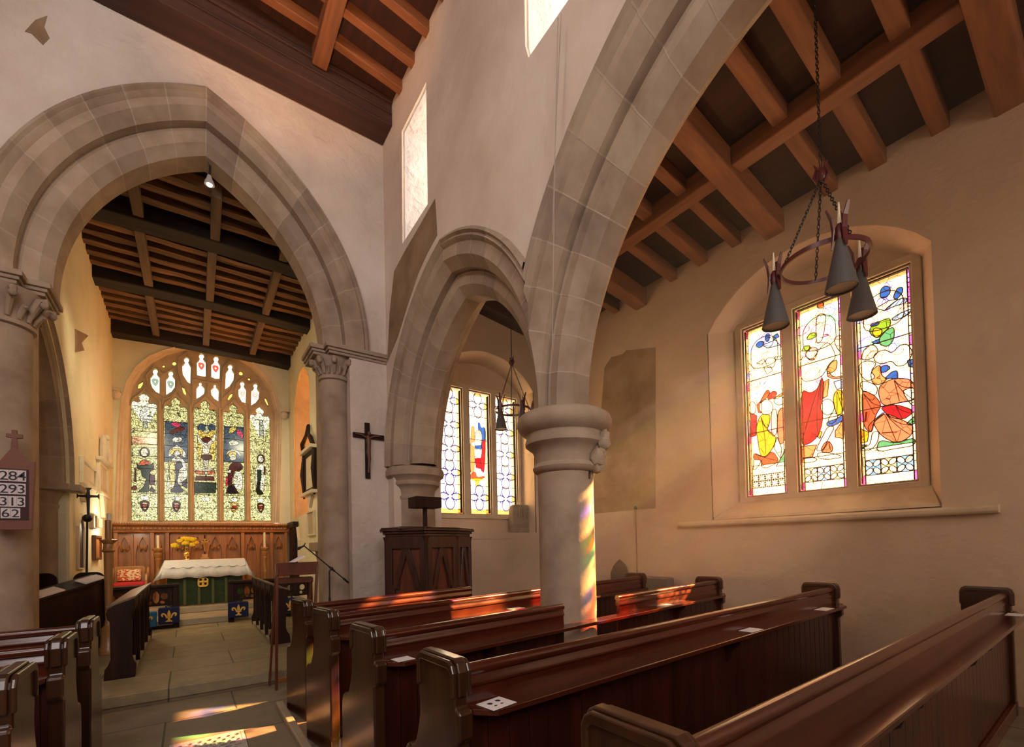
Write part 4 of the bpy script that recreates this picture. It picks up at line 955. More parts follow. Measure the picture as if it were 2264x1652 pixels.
patch('wall_painting', [(55, 70), (78, 45), (105, 35), (98, 60), (110, 85), (95, 100), (70, 75)], 'y', 6.1, PATCH, 'small brown stain high on the wall above the chancel arch')
# corbel heads beside the east window
for i, (px, py) in enumerate(((256, 872), (629, 918))):
    p = P(px, py, 'y', CE-.06); b = MB(); s_ = .10
    b.ball((p.x, p.y, p.z), .085, 14, sc=(1, .9, 1.15)); b.box(p.x-.10, p.x+.10, CE-.16, CE, p.z+.07, p.z+.12)
    b.ball((p.x, p.y-.075, p.z-.01), .018, 6); b.ball((p.x-.03, p.y-.065, p.z+.025), .012, 6); b.ball((p.x+.03, p.y-.065, p.z+.025), .012, 6); b.ball((p.x, p.y-.06, p.z-.05), .022, 6, sc=(1.3, 1, .5))
    tag(b.build('carved_head_corbel', MARBLE, smooth=True), 'small carved stone head beside the '+('upper left' if i == 0 else 'upper right')+' shoulder of the great east window', 'corbel')
# ------------------------------------------------------------------ pews
def end_profile():
    return [(-.005, 0), (.44, 0), (.44, .46), (.435, .51), (.42, .545), (.395, .562), (.37, .56), (.345, .572), (.325, .60), (.305, .65), (.29, .70), (.283, .76), (.29, .80), (.287, .85), (.28, .885),
            (.28, .93), (.272, .952), (.255, .965), (.03, .965), (.012, .952), (.004, .93), (.004, .80), (-.018, .80), (-.028, .785), (-.028, .70), (-.014, .68), (0, .67), (0, .12), (-.005, .10)]
def pew_end(root, u, L=0, plinth=True):
    b = MB(); b.prism(end_profile(), lambda s, t, d: (d, s, t), u-.032, u+.032)
    e = b.build('pew_end', PEWE, root, local=True, bevel=.010, seg=3)
    b = MB()   # moulded cap: reeds running round the top
    cap = [(-.004, .845), (-.004, .935), (.008, .962), (.03, .977), (.256, .977), (.28, .962), (.292, .935), (.292, .845), (.283, .83), (.268, .845), (.268, .925), (.262, .938), (.245, .945), (.04, .945), (.024, .938), (.018, .925), (.018, .845)]
    for d0, d1, g in ((-.042, -.024, 0), (-.020, .020, .007), (.024, .042, 0)):
        c = [(s+(g if s > .14 else -g), t+(g if t > .94 else 0)) for s, t in cap]
        b.prism(c, lambda s, t, d: (u+d, s, t), d0, d1)
    b.build('end_cap', PEWE, e, local=True, bevel=.006, seg=2)
    return e
def make_pew(name, label, l, r, group='pews of the right-hand block', gap=None, ends=(True, True), ledge_only=None):
    l, r = Vector((*l, 0)), Vector((*r, 0)); d = r-l; L = d.length; ang = atan2(d.y, d.x)
    root = thing(name, label, 'pew', tuple(l), ang, group)
    if ends[0]: pew_end(root, 0)
    if ends[1]: pew_end(root, L)
    segs = [(0, L)] if not gap else [(0, gap[0]), (gap[1], L)]
    for a, c in segs:
        b = MB(); n = 10   # round top rail with a fillet below
        prof = [(.045+.026*cos(t), .925+.026*sin(t)) for t in [radians(-60+300*i/n) for i in range(n+1)]] + [(.028, .885), (.022, .875), (.022, .862), (.062, .862), (.066, .885)]
        b.loft([[(x, p[0], p[1]) for p in prof] for x in (a+.02, c-.02)], True, caps=True)
        b.build('top_rail', PEW, root, local=True, smooth=True)
        b = MB(); b.prism([(.026, .79), (.030, .865), (.052, .865), (.060, .79)], lambda s, t, d: (d, s, t), a+.02, c-.02); b.build('back_board', PEW, root, local=True, bevel=.004)
        b = MB(); x = a+.03; w = .105
        while x < c-.03:
            b.box(x+.002, min(x+w-.002, c-.02), .030, .048, .11, .775); x += w
        b.box(a+.02, c-.02, .040, .058, .05, .79)
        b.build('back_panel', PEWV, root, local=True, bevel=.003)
        b = MB(); b.box(a+.02, c-.02, .06, .41, .425, .455); b.box(a+.03, c-.03, .39, .41, .36, .425); b.build('seat', PEW, root, local=True, bevel=.008)
        b = MB(); b.box(a+.02, c-.02, .0, .06, 0, .10); b.build('plinth', PEW, root, local=True, bevel=.004)
        for k in range(1, max(2, int((c-a)/1.4))):
            b = MB(); xx = a+(c-a)*k/max(2, int((c-a)/1.4)); b.prism([(.03, .77), (-.075, .77), (-.07, .74), (-.02, .70), (.0, .64), (.03, .62)], lambda s, t, d: (xx+d, s, t), -.012, .012); b.build('ledge_bracket', PEWV, root, local=True, bevel=.004)
    b = MB(); b.prism([(.033, .03), (.033, -.018), (.10, -.088), (L-.10, -.088), (L-.033, -.018), (L-.033, .03)], fz(0), .772, .797); b.build('book_ledge', PEW, root, local=True, bevel=.004)
    return root
pews = []
PW = [('A', (.80, 4.02), (2.36, 4.30), None), ]
pA = make_pew('church_pew', 'farthest dark wooden pew of the right block, directly in front of the pulpit', (.80, 4.03), (2.55, 4.33), ends=(True, False))
pB = make_pew('church_pew', 'second pew from the pulpit, its rail glowing orange left of the column', (.805, 3.25), (4.95, 3.93))
pC = make_pew('church_pew', 'pew interrupted by the round stone column, rainbow light on its ledge', (.81, 2.37), (4.9, 2.83), gap=(1.50, 2.16))
pD = make_pew('church_pew', 'long pew just west of the column with white card on its ledge', (.815, 1.49), (4.82, 1.66))
pE = make_pew('church_pew', 'nearest pew with thick rail crossing the bottom right corner', (.86, .575), (5.17, .62))
for i, (y, lb) in enumerate(((3.93, 'front dark pew of the left block beside the tall candle stand'), (3.17, 'middle pew of the left block, its striped cap catching light'), (2.34, 'nearest pew end of the left block, glowing orange on its aisle face'))):
    make_pew('church_pew', lb, (-2.62, y), (-.535, y), group='pews of the left-hand block', ends=(False, True))
# plinth kerb along the aisle under the right block ends
b = MB(); b.box(.62, .68, 3.15, 4.55, .001, .055); tag(b.build('pew_platform_kerb', STEPM, bevel=.01), 'low kerb under the aisle ends of the two farthest right pews', 'kerb')
def card(pew, u, v, w, d, label, marks=False, rz=0.0):
    M = Matrix.Translation(pew.location) @ Matrix.Rotation(pew.rotation_euler.z, 4, 'Z') @ Matrix.Translation((u, v, .7985)) @ Matrix.Rotation(rz, 4, 'Z')
    b = MB(); b.box(-w/2, w/2, -d/2, d/2, 0, .0012); b.xf(M); o = tag(b.build('paper_card', PAPER), label, 'paper', 'cards left on the pew ledges')
    if marks:
        b = MB()
        for x, y in ((-.022, .012), (.022, .016)): b.prism([(x-.010, y), (x-.006, y+.012), (x+.008, y+.010), (x+.012, y-.004), (x, y-.010)], fz(0), .0013, .0018)
        for x, y in ((-.02, -.018), (.014, -.016)): b.prism([(x-.008, y), (x, y+.006), (x+.009, y), (x, y-.005)], fz(0), .0013, .0018)
        b.xf(M); b.build('printed_marks', INK, o)
    return o
card(pD, .13, -.035, .12, .10, 'pinkish card with small dark prints on the ledge nearest the aisle', True, .12)
card(pC, .12, -.03, .10, .09, 'pale card on the ledge of the pew cut by the column')
card(pB, 1.72, -.03, .16, .09, 'pale card on the orange lit ledge left of the column')
card(pC, 2.85, -.03, .18, .09, 'pale card on the ledge right of the column')
card(pD, 3.55, -.03, .20, .09, 'pale card near the wall end of the long pew ledge')
card(pD, 2.22, -.03, .16, .09, 'bluish lit card midway along the long pew ledge')
card(pE, 4.12, -.03, .16, .09, 'pale card at the wall end of the nearest pew ledge')
# ------------------------------------------------------------------ altar end
AY = 10.98
# reredos
t = thing('reredos', 'brown carved oak panelling along the east wall behind the altar', 'panelling', (.33, 12.2, .34))
b = MB(); b.box(-1.20, 1.93, 12.24, 12.38, .34, 1.86); b.build('backing', PANELW, t)
for x0, x1 in ((-1.20, -.62), (-.60, -.40), (-.32, .98), (1.06, 1.60), (1.62, 1.90)):
    n = max(1, round((x1-x0)/.33))
    for k in range(n):
        a = x0+(x1-x0)*k/n+.02; c = x0+(x1-x0)*(k+1)/n-.02; m_ = (a+c)/2; w = (c-a)/2
        b = MB(); zt = 1.78; zs = 1.46
        hd = [(a+.015, zs-.10), (a+.03, zs+.02), (m_-w*.62, zs+.10), (m_-w*.50, zs+.04), (m_-w*.36, zs+.16), (m_, zs+.26)]
        hd = hd + [(2*m_-x, z) for x, z in reversed(hd[:-1])]
        b.prism([rect(a-.02, c+.02, .40, zt), [(a+.015, .52)] + hd + [(c-.015, .52)]], fy(12.19), 0, .05)
        b.build('tracery_panel', PANELW, t, bevel=.006)
        b = MB()
        for s in (-1, 1):
            b.tube([(m_+s*w*.50, 12.20, zs+.04), (m_+s*w*.30, 12.17, zs-.01), (m_+s*w*.18, 12.15, zs+.03), (m_+s*w*.26, 12.15, zs+.07)], [.016, .02, .022, .008], 6)
        b.build('carved_cusp', PANELW, t, smooth=True)
for x in (-1.185, -.61, -.36, 1.02, 1.61, 1.92):
    b = MB(); b.box(x-.035, x+.035, 12.12, 12.22, .34, 1.86); b.box(x-.05, x+.05, 12.10, 12.22, .34, .44); b.build('post', PANELW, t, bevel=.008)
b = MB(); pr = [(12.24, 1.80), (12.10, 1.82), (12.09, 1.85), (12.13, 1.87), (12.12, 1.94), (12.05, 1.97), (12.04, 2.00), (12.24, 2.0)]
b.prism(pr, lambda s, t_, d: (d, s, t_), -1.225, 1.97); b.build('cornice', PANELW, t, bevel=.004)
b = MB()
x = -1.20
while x < 1.93:
    b.ball((x, 12.115, 1.905), .026, 7, sc=(1.3, .7, 1)); b.ball((x+.035, 12.115, 1.895), .014, 6); x += .072
b.build('leaf_carving', PANELW, t, smooth=True)
b = MB(); x = -1.22
while x < 1.95: b.prism([(x, 2.0), (x+.035, 2.0), (x+.017, 2.035)], fy(12.08), 0, .02); x += .04
b.build('crest', PANELW, t)
t = thing('side_panelling', 'dark oak panel standing against the right chancel wall next to the altar', 'panelling', (1.98, 11.7, .34))
b = MB(); b.box(1.97, 2.03, 11.35, 12.02, .34, 1.90); b.build('board', OAKD, t, bevel=.008)
b = MB(); b.box(1.93, 2.045, 11.32, 12.03, 1.90, 2.04); b.build('cornice', OAKD, t, bevel=.012)
b = MB(); b.box(1.94, 2.04, 11.32, 11.38, .34, 1.90); b.build('post', OAKD, t, bevel=.008)
# altar
t = thing('altar', 'altar table with green frontal below its white cloth', 'altar', (.29, 11.25, .341))
b = MB(); b.box(-.30, .88, AY+.02, 11.5, .342, 1.22); b.build('table', GOLDW, t, bevel=.01)
GREEN = rough_mat('green_brocade', [(.010, .019, .003), (.026, .040, .007)], scale=12, rough=.7, bump=.15, bscale=60, bd=.003)
b = MB(); n = 60
xs = [-.33+1.24*i/n for i in range(n+1)]
b.loft([[(x, AY+.005+.006*sin(x*42), .36), (x, AY+.008, 1.19)] for x in xs], False); b.loft([[(x, AY+.014, .36), (x, AY+.014, 1.19)] for x in xs], False)
b.build('green_frontal', GREEN, t, smooth=True)
for x in (-.06, .17, .40, .62):
    b = MB(); b.box(x-.022, x+.022, AY-.006, AY-.001, .36, .86); b.build('orphrey_band', flat_mat('olive_band', (.07, .075, .02), .7) if x < 0 else bpy.data.materials['olive_band'], t)
b = MB(); q = ell(.235, .80, .105, .105, 28); q = [(.235+max(-.088, min(.088, x-.235)), .79+max(-.092, min(.092, z-.80))) for x, z in q]
hs = [ell(.235+dx, .80+dz, .024, .026, 9) for dx, dz in ((-.04, .043), (.04, .043), (-.04, -.043), (.04, -.043))]
b.prism([q]+hs, fy(AY-.025), 0, .012); EMB = flat_mat('gold_embroidery', (.75, .42, .06), .5)
b.build('gold_emblem', EMB, t, bevel=.003)
b = MB(); b.tube([(.235, AY-.028, .73), (.235, AY-.028, .87)], .010, 6); b.tube([(.165, AY-.028, .80), (.305, AY-.028, .80)], .010, 6); b.build('emblem_cross', EMB, t, smooth=True)
# white cloth: top, long front fall with slanting corners, scalloped overlay
t = thing('altar_cloth', 'white linen cloth with scalloped edge draped over the altar', 'cloth', (.29, 11.25, 1.23))
b = MB(); n = 40
def hem(x): return .893+.012*sin(x*9)
rows = []
for j, (yo, z, ex) in enumerate(((.55, 1.235, 0), (.30, 1.24, 0), (0, 1.24, 0), (-.03, 1.225, .006), (-.045, 1.15, .02), (-.055, 1.02, .04), (-.06, .91, .06))):
    rows.append([(-.37-ex+(1.32+2*ex)*i/n, AY+yo-(.010*sin(i*.9)*(1 if j > 3 else 0)), z if j < 6 else hem(i/n*3)) for i in range(n+1)])
b.loft(rows, False)
for s, x0 in ((-1, -.37), (1, .95)):      # end falls flaring outward
    rr_ = []
    for j, (e, z) in enumerate(((0, 1.24), (.012, 1.22), (.04, 1.12), (.10, .98), (.17, .84 if s < 0 else .88))):
        rr_.append([(x0+s*(e+.012*sin(k*1.9+j*.3)*(j > 1)), AY-.045*min(1, j)+(.60+.045*min(1, j))*k/14, z+.02*(j == 4)*sin(k)) for k in range(15)])
    b.loft(rr_, False)
    b.loft([[(x0+s*.0, AY-.03, 1.225), (x0+s*.012, AY-.045, 1.22)], [(x0+s*.02, AY-.055, 1.02), (x0+s*.085, AY-.055, 1.0)], [(x0+s*.06, AY-.06, .895), (x0+s*.17, AY-.045, .855)]], False)
cl = b.build('linen', LINEN, t, smooth=True)
so_ = cl.modifiers.new('thick', 'SOLIDIFY'); so_.thickness = .004
b = MB(); n = 80; top = [(-.372+1.324*i/n, 1.232) for i in range(n+1)]; bot = [(-.385+1.35*i/n, 1.115+.030*abs(sin(pi*9*i/n))**.8*-1) for i in range(n+1)]
b.loft([[(x, AY-.040, z) for x, z in top], [(x, AY-.062, z) for x, z in bot]], False); b.loft([[(x, AY-.036, z) for x, z in top], [(x, AY-.058, z) for x, z in bot]], False)
b.build('scalloped_edge', flat_mat('lace_edge', (.86, .82, .76), .7), t, smooth=True)
# things on and beside the altar
def candlestick(x, y, z0, zt, zc, label, r=1.0):
    t = thing('altar_candlestick', label, 'candlestick', (x, y, z0), group='tall wooden candlesticks beside the altar'); H = zt-z0
    b = MB(); b.lathe((x, y, z0), [(.11*r, 0), (.11*r, .03), (.07*r, .05), (.035*r, .12), (.03*r, .2), (.028*r, H*.45), (.045*r, H*.5), (.045*r, H*.52), (.028*r, H*.56), (.030*r, H*.75), (.045*r, H*.80), (.03*r, H*.82), (.055*r, H*.87), (.06*r, H*.90), (.035*r, H*.92), (.075*r, H*.96), (.08*r, H*.985), (.07*r, H)], 16)
    b.build('stick', GOLDW, t, smooth=True)
    b = MB(); b.lathe((x, y, zt), [(.024, 0), (.024, zc-zt), (.003, zc-zt+.004)], 12); b.build('candle', CANDLE, t, smooth=True)
p = P(349, 1212, 'y', 11.80); candlestick(p.x, p.y, .341, p.z, p.z+.26, 'wooden candlestick with thick white candle left of the altar', 1.2)
p = P(585, 1210, 'y', 11.7); candlestick(p.x, p.y, .341, p.z, p.z+.33, 'wooden candlestick with white candle right of the altar near the corner')
t = thing('flower_vase', 'brass vase of yellow flowers standing on the altar cloth', 'flowers', (.0, 11.25, 1.243))
p = P(412, 1236, 'y', 11.25); vx, vy, vz = p.x, 11.25, 1.245
b = MB(); b.lathe((vx, vy, vz), [(.06, 0), (.055, .012), (.022, .03), (.018, .05), (.05, .085), (.058, .115), (.045, .145), (.022, .17), (.02, .21), (.032, .25), (.035, .255)], 18); b.build('vase', BRASS, t, smooth=True)
YF = rough_mat('yellow_petals', [(.75, .42, .01), (.95, .68, .03)], scale=40, rough=.6, bump=.6, bscale=90, bd=.01); LEAFM = flat_mat('leaf_green', (.12, .20, .03), .5)
rr = random.Random(2)
for px, py, s in ((398, 1196, 1), (407, 1191, 1), (417, 1192, 1.1), (427, 1193, 1), (432, 1200, .9), (424, 1204, 1), (410, 1201, 1), (387, 1206, 1.15)):
    q = P(px, py, 'y', vy+rr.uniform(-.05, .05)); b = MB()
    b.tube([(vx, vy, vz+.24), ((vx+q.x)/2, vy, (vz+.24+q.z)/2+.01), (q.x, q.y, q.z)], .004, 5); st = b.build('stem', LEAFM, t)
    b = MB(); b.ball((q.x, q.y, q.z), .055*s, 12, sc=(1, 1, .8))
    for k in range(14):
        a = k*2.4; e = .042*s; b.ball((q.x+e*cos(a), q.y+e*sin(a)*.9, q.z+rr.uniform(-.02, .02)), .022*s, 6)
    b.build('blossom', YF, st, smooth=True)
p = P(453, 1228, 'y', 11.42); t = thing('altar_crucifix', 'small standing crucifix on the altar right of the flowers', 'crucifix', (p.x, p.y, 1.245))
b = MB(); b.box(p.x-.075, p.x+.075, p.y-.05, p.y+.05, 1.245, 1.28); b.box(p.x-.055, p.x+.055, p.y-.04, p.y+.04, 1.28, 1.345); b.build('base', GOLDW, t, bevel=.005)
b = MB(); b.box(p.x-.012, p.x+.012, p.y-.01, p.y+.01, 1.345, 1.74); b.box(p.x-.085, p.x+.085, p.y-.01, p.y+.01, 1.60, 1.625); b.build('cross', OAKD, t, bevel=.003)
b = MB(); b.tube([(p.x, p.y-.018, 1.645), (p.x, p.y-.022, 1.60), (p.x, p.y-.02, 1.52), (p.x, p.y-.022, 1.40)], [.012, .022, .016, .010], 8); b.tube([(p.x-.075, p.y-.015, 1.62), (p.x, p.y-.022, 1.59), (p.x+.075, p.y-.015, 1.62)], .008, 6); b.ball((p.x, p.y-.022, 1.652), .015, 8); b.build('figure', BRASS, t, smooth=True)
# chair left of the altar
t = thing('sanctuary_chair', 'light oak armchair with red cushion left of the altar', 'chair', (-.9, 11.5, .341))
b = MB(); b.box(-1.17, -.66, 11.30, 11.75, .72, .76); b.build('seat', GOLDW, t, bevel=.01)
b = MB(); b.box(-1.15, -.67, 11.30, 11.72, .76, .84); b.build('seat_cushion', flat_mat('red_cloth', (.55, .02, .02), .8), t, bevel=.03, seg=4)
b = MB(); b.prism([(-1.17, .74), (-.70, .74), (-.70, 1.10), (-.74, 1.14), (-1.17, 1.14)], fy(11.74), 0, .035); b.build('backrest', GOLDW, t, bevel=.012)
PATM = rough_mat('patterned_cloth', [(.60, .10, .03), (.62, .12, .04), (.85, .70, .42), (.85, .70, .42)], scale=26, detail=0, rough=.85, stretch=(1, 1, 1.6))
b = MB(); b.box(-1.12, -.76, 11.64, 11.72, .85, 1.08); b.build('patterned_cushion', PATM, t, bevel=.035, seg=4)
for x in (-1.19, -.66):
    b = MB(); b.prism([(11.28, .342), (11.34, .342), (11.35, .72), (11.70, .72), (11.71, .342), (11.77, .342), (11.78, 1.12), (11.70, 1.0), (11.55, .92), (11.42, .95), (11.34, 1.0), (11.27, .98), (11.25, .88)], lambda s, t_, d: (x+d, s, t_), -.02, .02); b.build('arm_side', GOLDW, t, bevel=.008)
# communion rails with kneelers
def rail(x0, x1, label):
    t = thing('altar_rail', label, 'altar rail', ((x0+x1)/2, 9.74, .111), group='dark oak altar rails'); y = 9.74
    b = MB(); b.box(x0, x1, y-.05, y+.05, .80, .86); b.build('top_rail', OAKD, t, bevel=.015)
    for x in (x0+.045, x1-.045): b = MB(); b.box(x-.045, x+.045, y-.04, y+.04, .112, .80); b.build('post', OAKD, t, bevel=.008)
    n = max(1, round((x1-x0-.18)/.42))
    for k in range(n):
        a = x0+.09+(x1-x0-.18)*k/n; c = x0+.09+(x1-x0-.18)*(k+1)/n; m_ = (a+c)/2
        b = MB(); b.prism([rect(a, c, .50, .80), ell(m_, .645, .045, .10, 12), ell(m_-.11, .66, .05, .055, 12), ell(m_+.11, .66, .05, .055, 12), ell(m_-.085, .56, .035, .03, 8, .4), ell(m_+.085, .56, .035, .03, 8, -.4)], fy(y), -.018, .018)
        b.build('tracery', OAKD, t, bevel=.005)
        b = MB(); b.box(c-.02, c+.02, y-.02, y+.02, .112, .50) if k < n-1 else b.box(a+.0, c, y-.025, y+.025, .112, .17); b.build('baluster' if k < n-1 else 'bottom_rail', OAKD, t, bevel=.004)
rail(-1.20, -.13, 'dark pierced altar rail left of the green frontal'); rail(.58, 2.0, 'dark pierced altar rail right of the green frontal')
NAVYC = rough_mat('navy_cloth', [(.010, .014, .05), (.018, .024, .08)], scale=60, rough=.9); BLUC = rough_mat('blue_cloth', [(.02, .10, .24), (.03, .16, .34)], scale=60, rough=.9)
def fleur(b, cx, cz, s, y):
    d = lambda pts: b.prism([(cx+x*s, cz+z*s) for x, z in pts], fy(y), -.006, 0)
    d([(-.10, -.05), (-.16, .25), (-.10, .50), (0, .75), (.10, .50), (.16, .25), (.10, -.05)])
    for m in (-1, 1):
        q = [(m*x, z) for x, z in [(.10, -.08), (.18, .10), (.30, .30), (.48, .42), (.66, .36), (.72, .18), (.66, .02), (.54, -.04), (.50, .06), (.56, .16), (.50, .24), (.40, .16), (.32, 0), (.24, -.14)]]
        d(q if m > 0 else q[::-1])
    d([(-.28, -.20), (.28, -.20), (.28, -.09), (-.28, -.09)]); d([(-.09, -.20), (.09, -.20), (.13, -.42), (.32, -.52), (.30, -.60), (-.30, -.60), (-.32, -.52), (-.13, -.42)])
def kneeler(x0, x1, label, two=False):
    t = thing('kneeler', label, 'kneeler', ((x0+x1)/2, 9.60, .111), group='blue kneelers hanging on the altar rails')
    b = MB(); b.box(x0, x1, 9.575, 9.68, .20, .475); b.build('cushion', NAVYC, t, bevel=.02, seg=3)
    b = MB(); fleur(b, (x0+x1)/2, .33, .15, 9.574); b.build('fleur_de_lis', EMB, t)
    b = MB(); b.box((x0+x1)/2-.05, (x0+x1)/2-.03, 9.60, 9.69, .475, .50); b.box((x0+x1)/2+.03, (x0+x1)/2+.05, 9.60, 9.69, .475, .50); b.build('strap', NAVYC, t)
kneeler(-.41, -.125, 'navy kneeler with gold fleur-de-lis hanging on the left altar rail')
kneeler(.57, .885, 'navy kneeler with gold fleur-de-lis at the inner end of the right altar rail')
kneeler(1.42, 1.72, 'navy kneeler hanging on the right altar rail behind the stall')
t = thing('kneeler', 'lighter blue kneeler beside the navy one on the left rail', 'kneeler', (-.56, 9.62, .111), group='blue kneelers hanging on the altar rails')
b = MB(); b.box(-.72, -.43, 9.59, 9.68, .17, .42); b.build('cushion', BLUC, t, bevel=.02, seg=3)
b = MB(); fleur(b, -.57, .30, .13, 9.589); b.build('fleur_de_lis', EMB, t)
# ------------------------------------------------------------------ choir stall desks
def stall(name, label, xa, xw, y0, y1, side):
    """xa = aisle face, xw = wall side; side = direction from aisle to wall"""
    t = thing(name, label, 'choir desk', (xa, y0, .111)); z0 = .112
    def X(u): return xa+(xw-xa)*u
    b = MB()
    b.prism([(X(0), .925), (X(1.08), .835), (X(1.08), .858), (X(-.06), .955), (X(-.06), .93)], fy(0), y0-.02, y1+.02); b.build('book_board', OAKT, t, bevel=.005)
    w = lambda u: X(u)
    for k, y in enumerate((y0, y1)):
        pr = [(w(-.02), z0), (w(-.06), .24), (w(.04), .28), (w(.10), .34), (w(.10), .74), (w(.02), .80), (w(-.02), .86), (w(0), .92), (w(1.0), .835), (w(1.06), .78), (w(1.0), .72), (w(.92), .70), (w(.90), .32), (w(1.0), .26), (w(1.12), .22), (w(1.16), z0)]
        b = MB(); b.prism(pr, fy(y), -.03, .03); b.build('end_panel', OAKD, t, bevel=.008)
    n = 4; L = y1-y0
    for k in range(1, n):
        y = y0+L*k/n; b = MB(); b.box(min(X(0), X(.18)), max(X(0), X(.18)), y-.035, y+.035, z0, .92); b.build('post', OAKD, t, bevel=.01)
    for k in range(n):
        a = y0+L*k/n; c = y0+L*(k+1)/n
        for q in (1, 2): y = a+(c-a)*q/3; b = MB(); b.lathe((X(.10), y, 0), [(.022, .30), (.022, .36), (.014, .40), (.014, .72), (.024, .76), (.024, .80)], 10); b.build('baluster', OAKD, t, smooth=True)
        b = MB(); m_ = (a+c)/2; hd = []
        yy = [a+.035, a+(c-a)/3, a+2*(c-a)/3, c-.035]
        lo = [(yy[0], .70)]
        for q in range(3): mm = (yy[q]+yy[q+1])/2; lo += [(yy[q]+.01, .74), (mm-.03, .82), (mm, .86), (mm+.03, .82), (yy[q+1]-.01, .74)]
        lo += [(yy[3], .70)]
        b.prism(lo + [(yy[3], .925), (yy[0], .925)], lambda s, t_, d: (X(.10)+d, s, t_), -.015, .015); b.build('arcade_head', OAKD, t, bevel=.004)
    b = MB(); b.box(min(X(.0), X(.9)), max(X(.0), X(.9)), y0+.05, y1-.05, z0, .17); b.build('stone_plinth', STEPM, t, bevel=.006)
stall('choir_desk', 'dark open arcaded choir desk on the left side of the chancel', -.46, -.67, 6.22, 8.75, -1)
stall('choir_desk', 'dark open arcaded choir desk on the right side of the chancel', .90, 1.11, 7.0, 9.15, 1)
t = thing('rear_reading_desk', 'dark sloping reading desk with papers between the left column and the candle stand', 'desk', (-1.15, 7.4, .112))
A_, B_ = P(84, 1326, 'y', 6.98), P(236, 1279, 'y', 8.0); dA = (B_-A_); dA.z = 0; nrm = Vector((-dA.y, dA.x, 0)).normalized()
b = MB(); b.loft([[A_ + nrm*u + Vector((0, 0, w_)) for u, w_ in ((0, 0), (.0, -.03), (.17, .035), (.17, .06))], [B_ + nrm*u + Vector((0, 0, w_)) for u, w_ in ((0, 0), (0, -.03), (.17, .035), (.17, .06))]], True, caps=True); b.build('book_board', OAKD, t, bevel=.004)
b = MB(); b.loft([[A_+nrm*.03 + Vector((0, 0, -.03)), B_+nrm*.03 + Vector((0, 0, -.03)), B_+nrm*.07 + Vector((0, 0, -.03)), A_+nrm*.07 + Vector((0, 0, -.03))], [(q.x, q.y, .113) for q in (A_+nrm*.03, B_+nrm*.03, B_+nrm*.07, A_+nrm*.07)]], True, caps=True); b.build('front_panel', OAKD, t)
b = MB(); b.loft([[B_+Vector((0, 0, -.02)), B_+nrm*.17+Vector((0, 0, .03)), B_+nrm*.17+dA*.03+Vector((0, 0, .04)), B_+dA*.03+Vector((0, 0, -.02))], [(q.x, q.y, .113) for q in (B_, B_+nrm*.17, B_+nrm*.17+dA*.03, B_+dA*.03)]], True, caps=True); b.build('end_panel', OAKD, t, bevel=.006)
def sheets(a, c, u0, u1, lab):
    b = MB(); p0, p1 = A_+dA*a, A_+dA*c; p0.z = A_.z+(B_.z-A_.z)*a; p1.z = A_.z+(B_.z-A_.z)*c; s = .06/.17
    b.loft([[p0+nrm*u0+Vector((0, 0, s*u0+.003)), p0+nrm*u1+Vector((0, 0, s*u1+.003)), p0+nrm*u1+Vector((0, 0, s*u1+.015)), p0+nrm*u0+Vector((0, 0, s*u0+.015))], [p1+nrm*u0+Vector((0, 0, s*u0+.003)), p1+nrm*u1+Vector((0, 0, s*u1+.003)), p1+nrm*u1+Vector((0, 0, s*u1+.015)), p1+nrm*u0+Vector((0, 0, s*u0+.015))]], True, caps=True)
    tag(b.build('music_sheets', PAPER), lab, 'papers')
sheets(.02, .36, .005, .12, 'white papers at the column end of the rear reading desk'); sheets(.66, 1.0, .005, .12, 'open white papers at the candle end of the rear reading desk')
for (x0, x1, y, zt, lb) in ((-1.515, -1.28, 7.70, 1.18, 'rounded dark stall end just right of the hymn board column'), (-1.235, -.925, 8.30, 1.155, 'rounded dark stall back behind the rear reading desk')):
    w = (x1-x0)/2; c = (x0+x1)/2; r_ = .09
    pts = [(x0, .112), (x1, .112), (x1, zt-r_)] + [(x1-r_+r_*sin(a), zt-r_+r_*cos(a)) for a in [radians(90-15*i) for i in range(1, 7)]] + [(x0+r_-r_*sin(a), zt-r_+r_*cos(a)) for a in [radians(15*i) for i in range(0, 7)]]
    b = MB(); b.prism(pts, fy(y), -.02, .02); tag(b.build('stall_end', OAKD, bevel=.006), lb, 'stall end')
# paschal candle stand
t = thing('paschal_candle_stand', 'tall turned wooden paschal candle stand left of the chancel steps', 'candle stand', (-.86, 7.95, .111))
p = P(240, 1300, 'y', 7.85); px_, py_ = p.x, 7.85; t.location = (px_, py_, .111); t['_w'] = (px_, py_, .111)
z = lambda yy: P(240, yy, 'y', 7.85).z
b = MB(); b.lathe((px_, py_, 0), [(.10, .113), (.10, .19), (.085, .21), (.08, z(1395)), (.085, z(1390)), (.045, z(1383)), (.035, z(1370)), (.042, z(1300)), (.048, z(1222)), (.075, z(1218)), (.055, z(1214)), (.05, z(1203)), (.085, z(1197)), (.09, z(1194)), (.02, z(1192))], 20); b.build('stand', GOLDW, t, smooth=True)
b = MB(); b.lathe((px_, py_, 0), [(.034, z(1194)), (.034, z(1152)), (.030, z(1150))], 14); b.build('wooden_sleeve', GOLDW, t, smooth=True)
b = MB(); b.lathe((px_+.01, py_, 0), [(.026, z(1170)), (.026, z(1136)), (.004, z(1134))], 12); b.build('candle', CANDLE, t, smooth=True)
